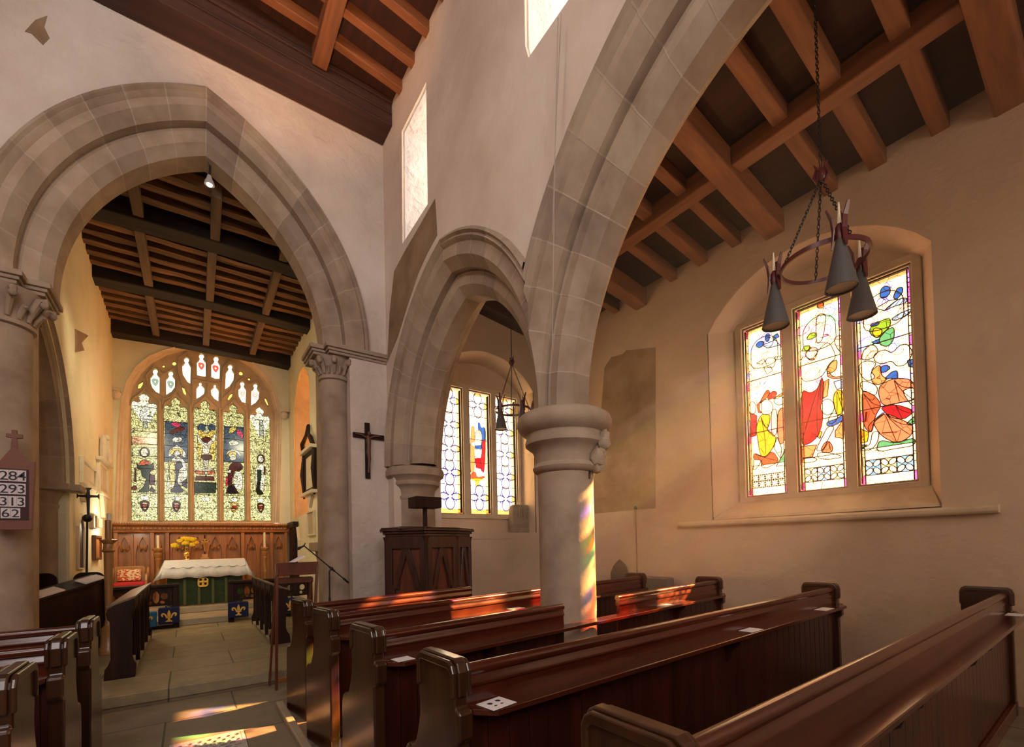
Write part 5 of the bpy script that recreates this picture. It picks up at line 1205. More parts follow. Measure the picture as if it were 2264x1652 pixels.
# processional cross
p = P(195, 1100, 'y', 8.47); X0, Y0 = p.x, 8.47; zz = lambda yy: P(190, yy, 'y', 8.47).z
t = thing('processional_cross', 'dark metal processional cross on a pole left in the chancel', 'cross', (X0, Y0, .111))
b = MB(); b.tube([(X0-.03, Y0, .113), (X0-.01, Y0, zz(1150))], .013, 10); b.build('pole', IROND, t, smooth=True)
b = MB(); b.ball((X0-.01, Y0, zz(1146)), .055, 14); b.lathe((X0-.01, Y0, 0), [(.02, zz(1152)), (.035, zz(1149)), (.02, zz(1146)), (.03, zz(1141)), (.015, zz(1138))], 12); b.build('knop', IROND, t, smooth=True)
c0 = zz(1097); w = .115; b = MB(); q = []
b.prism([(-.014, zz(1140)), (.014, zz(1140)), (.018, c0-.03), (.03, c0-.018), (w-.02, c0-.014), (w, c0-.045), (w, c0+.045), (w-.02, c0+.014), (.02, c0+.018), (.016, c0+.08), (.04, c0+.115), (-.04, c0+.115), (-.016, c0+.08), (-.02, c0+.018), (-w+.02, c0+.014), (-w, c0+.045), (-w, c0-.045), (-w+.02, c0-.014), (-.03, c0-.018), (-.018, c0-.03)], lambda s, t_, d: (X0+s, Y0+d, t_), -.012, .012); b.build('cross_head', IROND, t, bevel=.004)
# wall tablets, left chancel wall (x = -1.24)
def on_left(pts): return P2(pts, 'x', XL)
def frame_on(name, pts, inset, mat, mat2, label, cat, ax='x', val=XL, sgn=1):
    q = P2(pts, ax, val); cxx = sum(a for a, _ in q)/4; czz = sum(c for _, c in q)/4
    a0, a1 = min(a for a, _ in q), max(a for a, _ in q); c0_, c1_ = sorted([c for _, c in q])[0], sorted([c for _, c in q])[-1]
    c0_ = sum(sorted([c for _, c in q])[:2])/2; c1_ = sum(sorted([c for _, c in q])[2:])/2
    fn = lambda s, t_, d: (val+sgn*d, s, t_)
    b = MB(); b.prism([rect(a0, a1, c0_, c1_), rect(a0+inset, a1-inset, c0_+inset, c1_-inset)], fn, 0, .05)
    o = b.build(name, mat, bevel=.006); tag(o, label, cat)
    b = MB(); b.prism(rect(a0+inset-.005, a1-inset+.005, c0_+inset-.005, c1_-inset+.005), fn, 0, .022); b.build('tablet_face', mat2, o)
    return o, a0, a1, c0_, c1_
PALE = rough_mat('pale_tablet', [(.62, .52, .36), (.72, .62, .45)], scale=6, rough=.6)
frame_on('wall_tablet', [(175, 1008), (206, 1034), (175, 1070), (206, 1085)], .06, PALE, MARBLE, 'square framed white tablet on the left chancel wall above the cross', 'tablet')
o, a0, a1, c0_, c1_ = frame_on('tall_monument', [(213, 1022), (232, 1030), (213, 1088), (232, 1096)], .05, PALE, MARBLE, 'tall white monument topped by a little figure on the left chancel wall', 'monument')
fn = lambda s, t_, d: (XL+d, s, t_)
m_ = (a0+a1)/2; b = MB(); b.prism(rect(a0-.08, a1+.08, c1_, c1_+.05), fn, 0, .11); b.build('cornice', PALE, o, bevel=.01); b = MB(); b.prism(rect(a0-.05, a1+.05, c0_-.05, c0_), fn, 0, .08); b.build('shelf', PALE, o, bevel=.01)
b = MB(); b.tube([(XL+.05, m_-.18, c1_+.05), (XL+.06, m_-.2, c1_+.22), (XL+.05, m_-.16, c1_+.42), (XL+.05, m_-.12, c1_+.50)], [.05, .06, .045, .01], 8); b.tube([(XL+.06, m_+.12, c1_+.05), (XL+.07, m_+.1, c1_+.2), (XL+.06, m_+.14, c1_+.36), (XL+.06, m_+.1, c1_+.45)], [.07, .075, .05, .045], 8); b.ball((XL+.07, m_+.12, c1_+.50), .055, 10); b.build('carved_figure', MARBLE, o, smooth=True)
b = MB(); b.prism([(m_-.25, c0_-.05), (m_+.25, c0_-.05), (m_+.12, c0_-.25), (m_+.05, c0_-.42), (m_-.05, c0_-.42), (m_-.12, c0_-.25)], fn, 0, .06); b.build('apron', PALE, o, bevel=.012)
frame_on('wooden_notice', [(203, 1183), (217, 1186), (203, 1240), (217, 1237)], .04, REDW, PANELW, 'reddish wooden board low on the left chancel wall beside the candle stand', 'board')
frame_on('small_plaque', [(198, 1136), (207, 1138), (198, 1170), (207, 1168)], .02, TRAC, PALE, 'small stone plaque right of the processional cross knop', 'plaque')
frame_on('small_plaque', [(211, 1146), (218, 1148), (211, 1167), (218, 1166)], .02, TRAC, TRAC, 'smaller square grey plaque beside the first, just above the wooden board', 'plaque')
frame_on('small_plaque', [(177, 1087), (184, 1089), (177, 1110), (184, 1109)], .02, TRAC, PALE, 'tiny square tablet directly below the square framed white tablet', 'plaque')
q = on_left([(170, 1256), (181, 1256), (181, 1170), (176, 1138), (170, 1165)]); b = MB(); b.prism(q, fn, -.005, .012); o = b.build('door_1', OAKD); struct(o)
b = MB(); c_ = (sum(a for a, _ in q)/5, sum(c for _, c in q)/5); q2 = [(c_[0]+(a-c_[0])*1.35, c_[1]+(c-c_[1])*1.06) for a, c in q]; b.prism([q2, q], fn, -.005, .03); b.build('door_surround', SILL, o, bevel=.006)
# right chancel wall: monument, tablet, piscina arches, wall shelf
fr = lambda s, t_, d: (XR-d, s, t_)
o, a0, a1, c0_, c1_ = frame_on('oval_monument', [(678, 1003), (700, 996), (678, 1085), (700, 1092)], .07, OAKD, PALE, 'wall monument with dark scrolled frame and pale oval on the right chancel wall', 'monument', val=XR, sgn=-1)
m_ = (a0+a1)/2
b = MB(); b.prism(rect(a0-.05, a1+.05, c1_, c1_+.07), fr, 0, .13); b.build('cornice', MARBLE, o, bevel=.01); b = MB(); b.prism(rect(a0-.05, a1+.05, c0_-.07, c0_), fr, 0, .12); b.build('shelf', MARBLE, o, bevel=.01)
b = MB()
for s in (-1, 1):
    b.tube([(XR-.06, m_+s*(a1-a0)*.46, c1_+.07), (XR-.09, m_+s*(a1-a0)*.40, c1_+.22), (XR-.07, m_+s*.10, c1_+.36), (XR-.05, m_+s*.03, c1_+.55)], [.045, .05, .035, .03], 7)
    b.tube([(XR-.05, a0 if s < 0 else a1, c1_), (XR-.08, (a0 if s < 0 else a1)+s*.03, (c0_+c1_)/2), (XR-.05, a0 if s < 0 else a1, c0_-.1)], [.03, .04, .02], 7)
b.build('scrolled_frame', OAKD, o, smooth=True)
b = MB(); b.prism([(m_-.2, c0_-.07), (m_+.2, c0_-.07), (m_, c0_-.33)], fr, 0, .06); b.build('apron', MARBLE, o, bevel=.01)
frame_on('square_tablet', [(684, 1132), (698, 1128), (684, 1184), (698, 1186)], .03, PALE, TRAC, 'plain upright tablet below the dark framed monument on the right wall', 'tablet', val=XR, sgn=-1)
b = MB()
for k, (a, c) in enumerate(((639, 646), (648, 655), (657, 664))):
    g = P2([(a, 1248), (c, 1247), (c, 1195), ((a+c)/2, 1165), (a, 1195)], 'x', XR); cm = (sum(p[0] for p in g)/5, sum(p[1] for p in g)/5)
    b.prism([[(cm[0]+(y-cm[0])*1.25, cm[1]+(z_-cm[1])*1.05) for y, z_ in g], g], fr, 0, .06)
struct(b.build('trim_16', SILL, bevel=.01))
t = thing('wall_shelf_table', 'grey stone shelf on a moulded pedestal beside the right chancel pillar', 'shelf', (1.86, 8.2, .111))
p0 = P(690, 1200, 'y', 8.0); p1 = P(719, 1215, 'y', 8.0)
b = MB(); b.box(p0.x, 2.055, 7.75, 8.25, p1.z-.03, p0.z); b.build('top_slab', TRAC, t, bevel=.012)
b = MB(); b.lathe((2.055-.2, 8.0, 0), [(.17, .113), (.17, .2), (.10, .26), (.085, .5), (.08, .9), (.10, 1.0), (.16, p1.z-.03)], 16); b.build('pedestal', TRAC, t, smooth=True)
# ------------------------------------------------------------------ nave furniture
# red-brown folding lectern
t = thing('folding_lectern', 'red-brown slender wooden lectern standing before the chancel step', 'lectern', (.88, 5.22, .001))
fyl = fy(5.2)
b = MB(); b.box(.725, 1.13, 5.19, 5.21, 1.14, 1.265); b.build('book_board', REDW, t, bevel=.004)
b = MB(); b.box(.735, 1.09, 5.13, 5.19, 1.135, 1.155); b.build('book_rest', REDW, t, bevel=.004)
b = MB(); b.box(.745, 1.08, 5.20, 5.22, 1.05, 1.10); b.build('cross_rail', REDW, t, bevel=.003)
for a, c, w_ in (((.705, 5.12, 0.001), (.735, 5.20, 1.22), .026), ((1.04, 5.12, 0.001), (1.12, 5.20, 1.22), .026), ((.672, 5.34, 0.001), (.735, 5.225, 1.24), .022), ((.985, 5.34, 0.001), (1.07, 5.225, 1.10), .022)):
    b = MB(); b.bar(a, c, w_, .03, up=(0, 1, 0)); b.build('leg', REDW, t, bevel=.004)
b = MB(); b.bar((.71, 5.14, .09), (1.045, 5.14, .09), .02, .035); b.build('foot_rail', flat_mat('orange_wood', (.30, .09, .02), .4), t, bevel=.003)
b = MB(); q = P(603, 1237, 'y', 5.22); b.prism([(.86, 1.268), (.98, 1.335), (1.0, 1.325), (.90, 1.268)], fyl, -.05, .10); tag(b.build('open_booklet', PAPER), 'open white booklet resting on top of the red-brown lectern', 'booklet')
# microphone on a boom stand
t = thing('microphone_stand', 'black boom microphone stand in front of the right chancel shaft', 'microphone stand', (1.41, 5.9, .111))
A = P(672, 1207, 'y', 5.9); B2 = P(771, 1289, 'y', 5.9); Cc = P(728, 1263, 'y', 5.9); Dd = P(728, 1335, 'y', 5.9)
b = MB(); b.tube([(Cc.x, 5.9, .22), Cc], .009, 8); b.tube([(Cc.x, 5.9, .60), (Cc.x, 5.9, .80)], .013, 8); b.build('pole', BLACK, t, smooth=True)
for k in range(3):
    a = 2*pi*k/3+.4; b = MB(); b.tube([(Cc.x, 5.9, .24), (Cc.x+.22*cos(a), 5.9+.22*sin(a), .122)], .008, 6); b.build('leg', BLACK, t, smooth=True)
Dv = (B2-A).normalized(); Cb = A + Dv*((Cc-A).dot(Dv))
b = MB(); b.tube([A, B2], .007, 8); b.tube([B2-Dv*.09, B2], .013, 8); b.tube([Cb-Dv*.04, Cb+Dv*.05], .012, 8); b.build('boom', BLACK, t, smooth=True)
b = MB(); b.tube([Cc, Cb+Vector((0, 0, .0))], .014, 8); b.ball(tuple(Cb), .022, 8); b.build('clutch', BLACK, t, smooth=True)
Mh = P(660, 1213, 'y', 5.9); b = MB(); b.tube([A, A+(Mh-A)*.45, Mh], [.010, .012, .020], 10); b.ball(tuple(Mh), .020, 10); b.tube([A, P(675, 1201, 'y', 5.9)], .007, 6); b.build('microphone', BLACK, t, smooth=True)
# pulpit
t = thing('pulpit', 'dark carved oak pulpit with gothic arches behind the front pew', 'pulpit', (2.3, 5.1, 0))
zt = 1.63
pc = [P(849, 1170, 'y', 5.25), P(941, 1170, 'y', 4.85), P(1011, 1170, 'y', 5.0), P(1041, 1170, 'y', 5.32)]
pc = [(p.x, p.y) for p in pc] + [(2.86, 5.68), (2.02, 5.66)]
cxp = sum(p[0] for p in pc)/6; cyp = sum(p[1] for p in pc)/6
sc_ = lambda k: [(cxp+(x-cxp)*k, cyp+(y-cyp)*k) for x, y in pc]
PULP = wood_mat('pulpit_oak', (.030, .012, .008), (.085, .028, .016), rough=0.4, axis=2, coat=0.2)
PULR = wood_mat('pulpit_panel_red', (.09, .022, .010), (.16, .045, .020), rough=0.4, axis=2, coat=0.2)
b = MB(); b.prism([sc_(.93), sc_(.86)], fz(0), .02, zt-.06); b.build('body', PULR, t)
b = MB(); b.prism([(1.98, 5.02), (2.42, 5.02), (2.50, 5.40), (1.98, 5.40)], fz(0), zt-.02, zt+.01); b.build('desk_shelf', PULP, t, bevel=.004)
b = MB(); b.prism([sc_(1.02), sc_(.86)], fz(0), .0, .12); b.prism([sc_(.98), sc_(.86)], fz(0), .12, .16); b.build('base_moulding', PULP, t, bevel=.008)
b = MB()
for k0, k1, z0, z1 in ((.98, .84, zt-.11, zt-.075), (1.03, .84, zt-.075, zt-.045), (1.09, .84, zt-.045, zt-.015), (1.07, .84, zt-.015, zt)): b.prism([sc_(k0), sc_(k1)], fz(0), z0, z1)
b.build('coping', PULP, t, bevel=.008)
for i in range(4):
    a, c = Vector((*sc_(.93)[i], 0)), Vector((*sc_(.93)[(i+1) % 6], 0)); d = c-a; L = d.length; d.normalize(); nn = Vector((d.y, -d.x, 0))
    if (a-Vector((cxp, cyp, 0))).dot(nn) < 0: nn = -nn
    fn = lambda s, t_, q, a=a, d=d, nn=nn: tuple(a+d*s+nn*q+Vector((0, 0, t_)))
    b = MB(); st = min(.07, L*.16); b.prism([rect(0, L, .16, zt-.11), rect(st, L-st, .26, zt-.25)], fn, -.005, .035); b.build('panel_frame', PULP, t, bevel=.008)
    b = MB(); m_ = L/2; w_ = L/2-st
    for s in (-1, 1):
        b.prism([(m_+s*w_, .92), (m_+s*(w_-.06), .92), (m_+s*.0, zt-.34), (m_, zt-.25), (m_+s*.05, zt-.25)], fn, 0, .030)
        b.prism([(m_+s*w_, .92), (m_+s*w_*.55, .90), (m_+s*w_*.45, 1.0), (m_+s*w_*.62, 1.03), (m_+s*w_*.3, 1.16), (m_+s*w_*.66, 1.12)], fn, 0, .022)
    b.prism([(m_-w_, .26), (m_-w_+.03, .26), (m_-w_+.03, .92), (m_-w_, .92)], fn, 0, .03); b.prism([(m_+w_-.03, .26), (m_+w_, .26), (m_+w_, .92), (m_+w_-.03, .92)], fn, 0, .03)
    b.build('gothic_arch', PULP, t, bevel=.006)
for x, y in sc_(.95)[:4]:
    b = MB(); b.lathe((x, y, 0), [(.04, .0), (.04, .16), (.028, .2), (.028, zt-.16), (.045, zt-.11)], 10); b.build('corner_shaft', PULP, t, smooth=True)
# reading desk on the pulpit
t = thing('pulpit_reading_desk', 'black box topped reading desk on a post above the pulpit', 'reading desk', (2.35, 5.2, zt))
q = P(940, 1155, 'y', 5.2); b = MB(); b.box(q.x-.022, q.x+.022, 5.18, 5.22, zt+.012, P(940, 1120, 'y', 5.2).z); b.build('post', OAKD, t, bevel=.003)
q0, q1 = P(911, 1123, 'y', 5.2), P(967, 1101, 'y', 5.2); b = MB(); b.box(q0.x, q1.x, 5.08, 5.32, q0.z, q1.z-.004); b.build('desk_box', OAKD, t, bevel=.004)
# crucifix on the wall
t = thing('wall_crucifix', 'dark wooden crucifix on the pale wall above the pulpit', 'crucifix', (1.98, 6.08, 2.35))
v0, v1 = P(812, 936, 'y', 6.09), P(812, 1058, 'y', 6.09); h0, h1 = P(780, 961, 'y', 6.09), P(848, 965, 'y', 6.09)
b = MB(); cw = .032; xm = (v0.x+v1.x)/2; b.prism([(xm-cw, v1.z), (xm+cw, v1.z), (xm+cw, h0.z-cw), (h1.x, h0.z-cw), (h1.x, h0.z+cw), (xm+cw, h0.z+cw), (xm+cw, v0.z), (xm-cw, v0.z), (xm-cw, h0.z+cw), (h0.x, h0.z+cw), (h0.x, h0.z-cw), (xm-cw, h0.z-cw)], fy(6.065), 0, .032); b.build('cross', OAKD, t, bevel=.004)
zc_ = h0.z; b = MB(); b.tube([(xm, 6.045, zc_-.0), (xm, 6.035, zc_-.05), (xm+.004, 6.035, zc_-.14), (xm, 6.04, zc_-.22), (xm+.006, 6.025, zc_-.32), (xm, 6.045, zc_-.46), (xm, 6.04, zc_-.50)], [.016, .034, .026, .028, .022, .012, .014], 10)
for s in (-1, 1): b.tube([(xm+s*.02, 6.038, zc_-.03), (xm+s*.09, 6.045, zc_+.002), (xm+s*.165, 6.052, zc_+.012)], [.014, .011, .009], 8)
b.ball((xm+.01, 6.03, zc_+.025), .024, 10, sc=(1, 1, 1.25)); b.build('figure', flat_mat('carved_wood_figure', (.13, .055, .03), .5), t, smooth=True)
# hymn board
t = thing('hymn_board', 'brown wooden hymn number board hanging on the left column', 'hymn board', (-1.3, 6.0, 1.7)); HY = 5.98
pt = P2([(-14, 1172), (71, 1172), (78, 1020), (66, 1022), (30, 985), (-2, 1020), (-14, 1018)], 'y', HY)
b = MB(); b.prism(pt, fy(HY), 0, .04); BRN = flat_mat('brown_painted_board', (.20, .075, .045), .6); b.build('board', BRN, t, bevel=.005)
qx = P(31, 960, 'y', HY); b = MB(); b.prism([(qx.x-.024, qx.z-.16), (qx.x+.024, qx.z-.16), (qx.x+.016, qx.z-.035), (qx.x+.052, qx.z-.03), (qx.x+.052, qx.z+.005), (qx.x+.016, qx.z+.005), (qx.x+.018, qx.z+.04), (qx.x-.018, qx.z+.04), (qx.x-.016, qx.z+.005), (qx.x-.052, qx.z+.005), (qx.x-.052, qx.z-.03), (qx.x-.016, qx.z-.035)], fy(HY+.003), 0, .034); b.build('finial_cross', BRN, t, bevel=.003)
p0, p1 = P(-6, 1150, 'y', HY), P(64, 1040, 'y', HY); b = MB(); b.box(p0.x, p1.x, HY-.003, HY+.01, p0.z, p1.z+.005); b.build('number_recess', flat_mat('dark_recess', (.05, .018, .014), .7), t)
def digits(txt, px0, px1, py0, py1, tilt):
    a, c = P(px0, py1, 'y', HY-.012), P(px1, py0, 'y', HY-.012); n = len(txt); w_ = (c.x-a.x)/n; h_ = c.z-a.z
    for k, ch in enumerate(txt):
        x0 = a.x+w_*k; b = MB(); b.box(x0+.0008, x0+w_-.0008, HY-.012, HY-.004, a.z, c.z); cdo = b.build('number_card', flat_mat('number_card_white', (.78, .70, .72), .7) if 'number_card_white' not in bpy.data.materials else bpy.data.materials['number_card_white'], t)
        cu = bpy.data.curves.new('digit', 'FONT'); cu.body = ch; cu.size = h_*1.12; cu.align_x = 'CENTER'; cu.extrude = .0006; cu.offset = .0003
        to = bpy.data.objects.new('digit', cu); COL.objects.link(to); dg = bpy.context.evaluated_depsgraph_get(); me = bpy.data.meshes.new_from_object(to.evaluated_get(dg)); bpy.data.objects.remove(to)
        me.materials.clear(); me.materials.append(INK); o2 = bpy.data.objects.new('number', me); COL.objects.link(o2); o2.parent = cdo
        o2.location = Vector((x0+w_/2, HY-.0135, a.z+h_*.11))-Vector(t['_w']); o2.rotation_euler = (pi/2, 0, 0); o2.scale = (1.05, 1, 1)
digits('284', -2, 58, 1041, 1063, 0); digits('293', -2, 57, 1070, 1092, 0); digits('313', -2, 56, 1098, 1120, 0); digits('62', 1, 45, 1124, 1146, 0)
# spot lamp below the chancel arch
t = thing('spot_lamp', 'small white spotlight hanging under the peak of the chancel arch', 'lamp', (.24, 6.5, 5.8))
q = P(463, 403, 'y', 6.5); q1 = P(465, 372, 'y', 6.5)
b = MB(); b.lathe((q.x, q.y, q.z), [(.055, -.03), (.05, .0), (.03, .045), (.022, .08), (.01, .085)], 16); b.build('shade', flat_mat('lamp_white', (.45, .42, .40), .4), t, smooth=True)
b = MB(); b.ball((q.x, q.y, q.z-.018), .036, 12); gm, nt, bb = newmat('lit_bulb'); bb.inputs['Emission Color'].default_value = (1, .85, .7, 1); bb.inputs['Emission Strength'].default_value = 3; b.build('bulb', gm, t, smooth=True)
b = MB(); b.tube([(q.x, q.y, q.z+.07), (q1.x, q.y, q1.z+.05)], .012, 8); b.box(q1.x-.03, q1.x+.03, q.y-.03, q.y+.03, q1.z+.03, q1.z+.09); b.build('bracket', BLACK, t, smooth=True)
# cords on the arcade wall
for i, (a, c, lb) in enumerate(((( 1241, 30), (1221, 520), 'thin hanging cord on the arcade wall, the shorter one'), ((1234, 40), (1221, 770), 'thin hanging cord reaching down over the arch mouldings'))):
    XC = 2.17-.03*i; A1_, B1_ = P(*a, 'x', XC), P(*c, 'x', XC); b = MB(); b.tube([A1_, (XC, (A1_.y+B1_.y)/2+.01, (A1_.z+B1_.z)/2), B1_], .0035, 6)
    tag(b.build('hanging_cord', flat_mat('pale_cord', (.42, .33, .27), .8) if i == 0 else bpy.data.materials['pale_cord'], smooth=True), lb, 'cord')
# floor grille over the heating duct
t = thing('heating_grille', 'cast iron heating grille set in the centre aisle floor', 'grille', ((GX0+GX1)/2, 2.9, -.03))
b = MB(); GI = rough_mat('worn_iron', [(.35, .30, .26), (.50, .45, .40)], scale=30, rough=.4)
y = GY0+.03; bm_holes = []
n = 7; px_ = (GX1-GX0-.05)/n
b.prism([rect(GX0, GX1, GY0, GY1), rect(GX0+.022, GX1-.022, GY0+.022, GY1-.022)], fz(0), -.03, .004); b.build('frame', GI, t, bevel=.002)
def lattice(y0, y1):
    outer = rect(GX0+.02, GX1-.02, y0, y1); holes = []; r_ = px_*.39; row = 0; y = y0+px_*.55
    while y < y1-px_*.5:
        for k in range(n - row % 2):
            x = GX0+.025+px_*(k+.5+.5*(row % 2))
            holes.append([(x+r_*cos(a), y+r_*sin(a)*.95) for a in [2*pi*i/8+.39 for i in range(8)]])
        y += px_*.92; row += 1
    b = MB(); b.prism([outer]+holes, fz(0), -.016, .002); return b.build('lattice', GI, t)
yy = GY1-.022
while yy > GY0+.3: lattice(yy-.62, yy); yy -= .62
b = MB(); b.box(GX0-.02, GX1+.02, GY0-.02, GY1+.02, -.35, -.33); b.box(GX0-.03, GX0-.005, GY0, GY1, -.35, -.10); b.box(GX1+.005, GX1+.03, GY0, GY1, -.35, -.10); b.box(GX0-.02, GX1+.02, GY1+.001, GY1+.02, -.35, -.10); b.box(GX0-.02, GX1+.02, GY0-.02, GY0, -.35, -.10); struct(b.build('floor_duct', BLACK))
# stone head on the small window sill
q0, q1 = P(1129, 1183, 'y', 6.34), P(1178, 1118, 'y', 6.34); b = MB(); w_ = (q1.x-q0.x)/2*.93; m_ = (q0.x+q1.x)/2-.02; zb = 1.603; h_ = q1.z-zb
HS = rough_mat('weathered_block', [(.24, .19, .13), (.38, .31, .22)], scale=8, bump=.5, bscale=22, bd=.02)
rings = []
for k, (s, zz_) in enumerate(((.96, 0), (1.0, .1), (1.0, .5), (.98, .8), (.92, .93), (.75, 1.0))):
    rings.append([(m_+w_*s*cx_, 6.34+.07*s*cy2, zb+h_*zz_) for cx_, cy2 in [(cos(a)/max(abs(cos(a)), abs(sin(a)))**.8, sin(a)/max(abs(cos(a)), abs(sin(a)))**.8) for a in [2*pi*i/24 for i in range(24)]]])
b.loft(rings, True, caps=True); b.tube([(m_-.02, 6.255, zb+h_*.86), (m_+.01, 6.245, zb+h_*.62), (m_+.0, 6.255, zb+h_*.45)], [.015, .035, .012], 7)
b.tube([(m_-.09, 6.262, zb+h_*.9), (m_-.10, 6.255, zb+h_*.55)], [.02, .012], 6); b.tube([(m_+.10, 6.262, zb+h_*.88), (m_+.09, 6.255, zb+h_*.5)], [.02, .012], 6)
tag(b.build('carved_stone_block', HS, smooth=True), 'weathered carved stone block standing on the small window sill', 'stone')
# things along the aisle wall
t = thing('banner_pole', 'thin upright pole with small knob against the aisle wall', 'pole', (5.38, 4.43, 0)); q = P(1405, 1122, 'x', 5.38)
b = MB(); b.tube([(5.38, q.y, .03), (5.38, q.y, q.z)], .009, 8); b.build('shaft', flat_mat('varnished_pole', (.30, .16, .08), .4), t, smooth=True)
b = MB(); b.ball((5.38, q.y, q.z), .02, 10); b.tube([(5.36, q.y-.03, q.z-.03), (5.38, q.y, q.z-.01), (5.40, q.y+.02, q.z-.035)], .010, 6); b.build('finial', IROND, t, smooth=True)
b = MB(); b.lathe((5.38, q.y, 0), [(.055, .001), (.055, .02), (.012, .04)], 12); b.build('foot', IROND, t, smooth=True)
g = P2([(1348, 1300), (1386, 1300), (1386, 1262), (1380, 1248), (1368, 1237), (1356, 1250), (1350, 1265)], 'x', 5.40); b = MB(); g[0] = (g[0][0], .02); g[1] = (g[1][0], .02); b.prism(g, fx(5.40), 0, .03); GREYW = flat_mat('dull_grey_wood', (.10, .085, .07), .6)
tag(b.build('pointed_panel', GREYW, bevel=.006), 'dark pointed wooden panel leaning on the aisle wall by the thin pole', 'panel')
g0, g1 = P(1428, 1274, 'x', 5.38), P(1487, 1276, 'x', 5.38); b = MB(); b.box(5.26, 5.42, g1.y, g0.y, .001, g0.z); tag(b.build('low_cabinet', flat_mat('grey_cabinet', (.22, .18, .14), .6), bevel=.02), 'low grey box against the aisle wall between pew ends', 'box')
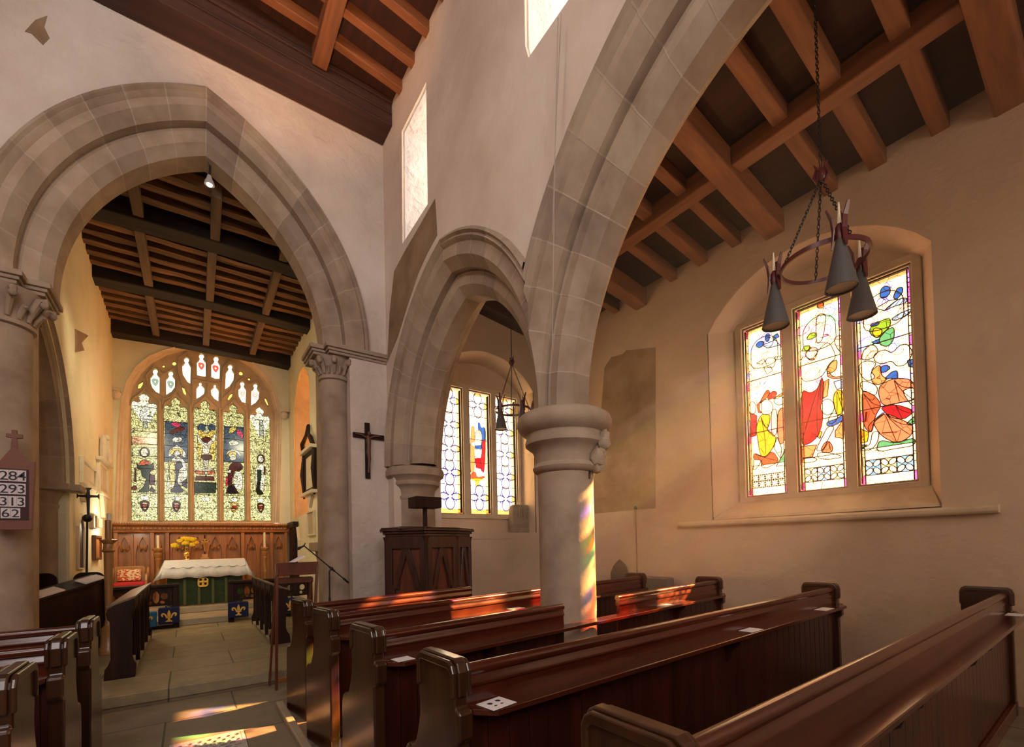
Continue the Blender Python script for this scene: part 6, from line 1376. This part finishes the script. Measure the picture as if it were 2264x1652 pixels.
# ------------------------------------------------------------------ chandeliers
def chandelier(c, zring, ztop, zceil, angs, chains, label, rot=0.0, R=.285, scale=1.0):
    cx, cy_, cz = c[0], c[1], zring
    t = thing('chandelier', label, 'chandelier', (cx, cy_, cz), group='iron ring chandeliers of the aisle')
    b = MB(); n = 48
    b.loft([[(cx+q*cos(2*pi*i/n), cy_+q*sin(2*pi*i/n), cz+h) for q, h in ((R, -.014), (R+.012, -.014), (R+.012, .014), (R, .014))] for i in range(n+1)], True); b.build('ring', IRON, t, smooth=True)
    for a in angs:
        a = radians(a); ux, uy = cos(a), sin(a); ox, oy = cx+(R+.05)*ux, cy_+(R+.05)*uy
        b = MB(); b.tube([(cx+R*ux, cy_+R*uy, cz), (ox, oy, cz)], .012, 6); b.lathe((ox, oy, cz), [(.018, -.05), (.024, -.02), (.022, .04), (.012, .06)], 12); br = b.build('bracket', IRON, t, smooth=True)
        for k in range(3):
            g = a+2*pi*k/3+.5; e = [(ox+q*cos(g), oy+q*sin(g), cz+h) for q, h in ((.040, -.09), (.034, -.04), (.030, .02), (.038, .09), (.062, .155))]
            b = MB(); tn = Vector((-sin(g), cos(g), 0)); ws = [.006, .015, .018, .016, .008]
            b.loft([[Vector(p)-tn*w_, Vector(p)+tn*w_, Vector(p)+tn*w_+Vector((cos(g), sin(g), 0))*.006, Vector(p)-tn*w_+Vector((cos(g), sin(g), 0))*.006] for p, w_ in zip(e, ws)], True, caps=True)
            b.tube([(ox+.015*cos(g), oy+.015*sin(g), cz), (ox+.034*cos(g), oy+.034*sin(g), cz)], .008, 6); b.build('fin', IRON, br)
        b = MB(); b.tube([(ox, oy, cz+.05), (ox, oy, cz+.19)], [.012, .004], 8); b.build('spike', CANDLE, t, smooth=True)
        b = MB(); b.lathe((ox, oy, cz), [(.016, -.02), (.022, -.04), (.085, -.33), (.081, -.33), (.018, -.045)], 24)
        sh = b.build('lamp_shade', SHADE, t, smooth=True)
        b = MB(); b.lathe((ox, oy, cz), [(.078, -.318), (.075, -.30)], 20); b.build('diffuser', SHADEIN, sh, smooth=True)
    top = Vector((cx, cy_, ztop))
    def chain(A, B, lk=.032, r=.0032, wid=.008):
        A, B = Vector(A), Vector(B); L = (B-A).length; d = (B-A)/L; n_ = int(L/(lk*.72)); b = MB(); s = d.cross(Vector((.3, .2, 1)) if abs(d.z) < .9 else Vector((1, 0, 0))).normalized(); u = d.cross(s)
        for i in range(n_):
            c_ = A+d*(L*(i+.5)/n_); e = s if i % 2 else u
            b.tube([c_+d*(lk*.5*cos(q))+e*(wid*sin(q)) for q in [2*pi*k/8 for k in range(8)]], r, 4, closed=True)
        return b
    for a in chains:
        a = radians(a); chain((cx+R*cos(a), cy_+R*sin(a), cz+.01), top+Vector((0, 0, -.02))).build('chain', IROND, t)
    b = MB(); b.ball(tuple(top), .03, 10, sc=(1, 1, 1.5))
    for k in range(4):
        a = pi/2*k+.3; b.tube([top+Vector((.015*cos(a), .015*sin(a), -.05)), top+Vector((.04*cos(a), .04*sin(a), 0)), top+Vector((.022*cos(a), .022*sin(a), .05)), top+Vector((.038*cos(a), .038*sin(a), .085))], [.006, .010, .009, .003], 6)
    b.build('crown_hook', IRON, t, smooth=True)
    chain(top+Vector((0, 0, .06)), (cx, cy_, zceil)).build('suspension_chain', IROND, t)
    return t
c1 = (3.38, 1.18); zt1 = P(1826, 400, 'y', 1.18).z
def ang(px, py): q = P(px, py, 'z', 3.20); return math.degrees(atan2(q.y-c1[1], q.x-c1[0]))
chandelier(c1, 3.20, zt1, 5.19, [ang(1728, 613), ang(1916, 592), ang(1866, 500)], [ang(1735, 590), ang(1900, 510), ang(1800, 630)], R=.238, label='dark red iron ring chandelier with cone shades before the big aisle window')
c2 = (3.74, 5.19); zt2 = P(1126, 800, 'y', 5.19).z
chandelier(c2, 3.30, zt2, 5.33, [200, 260, -10], [180, 300, 60], 'iron ring chandelier seen through the narrow arch before the small aisle window', R=.245)
# ------------------------------------------------------------------ haze added for the glow around the big aisle window
hz = bpy.data.materials.new('glow_haze'); hz.use_nodes = True; nt = hz.node_tree; nt.nodes.remove(nt.nodes['Principled BSDF'])
vs_ = N(nt, 'ShaderNodeVolumeScatter'); vs_.inputs['Color'].default_value = (1, .90, .75, 1); vs_.inputs['Density'].default_value = .036; vs_.inputs['Anisotropy'].default_value = .45
nt.links.new(vs_.outputs[0], nt.nodes['Material Output'].inputs['Volume'])
b = MB(); b.box(3.06, 5.44, -2.5, 6.05, 1.06, 4.80)
hzo = b.build('haze', hz); hzo['kind'] = 'stuff'; hzo['label'] = 'faint haze in the sunlit aisle air giving the window glow'; hzo['category'] = 'haze'
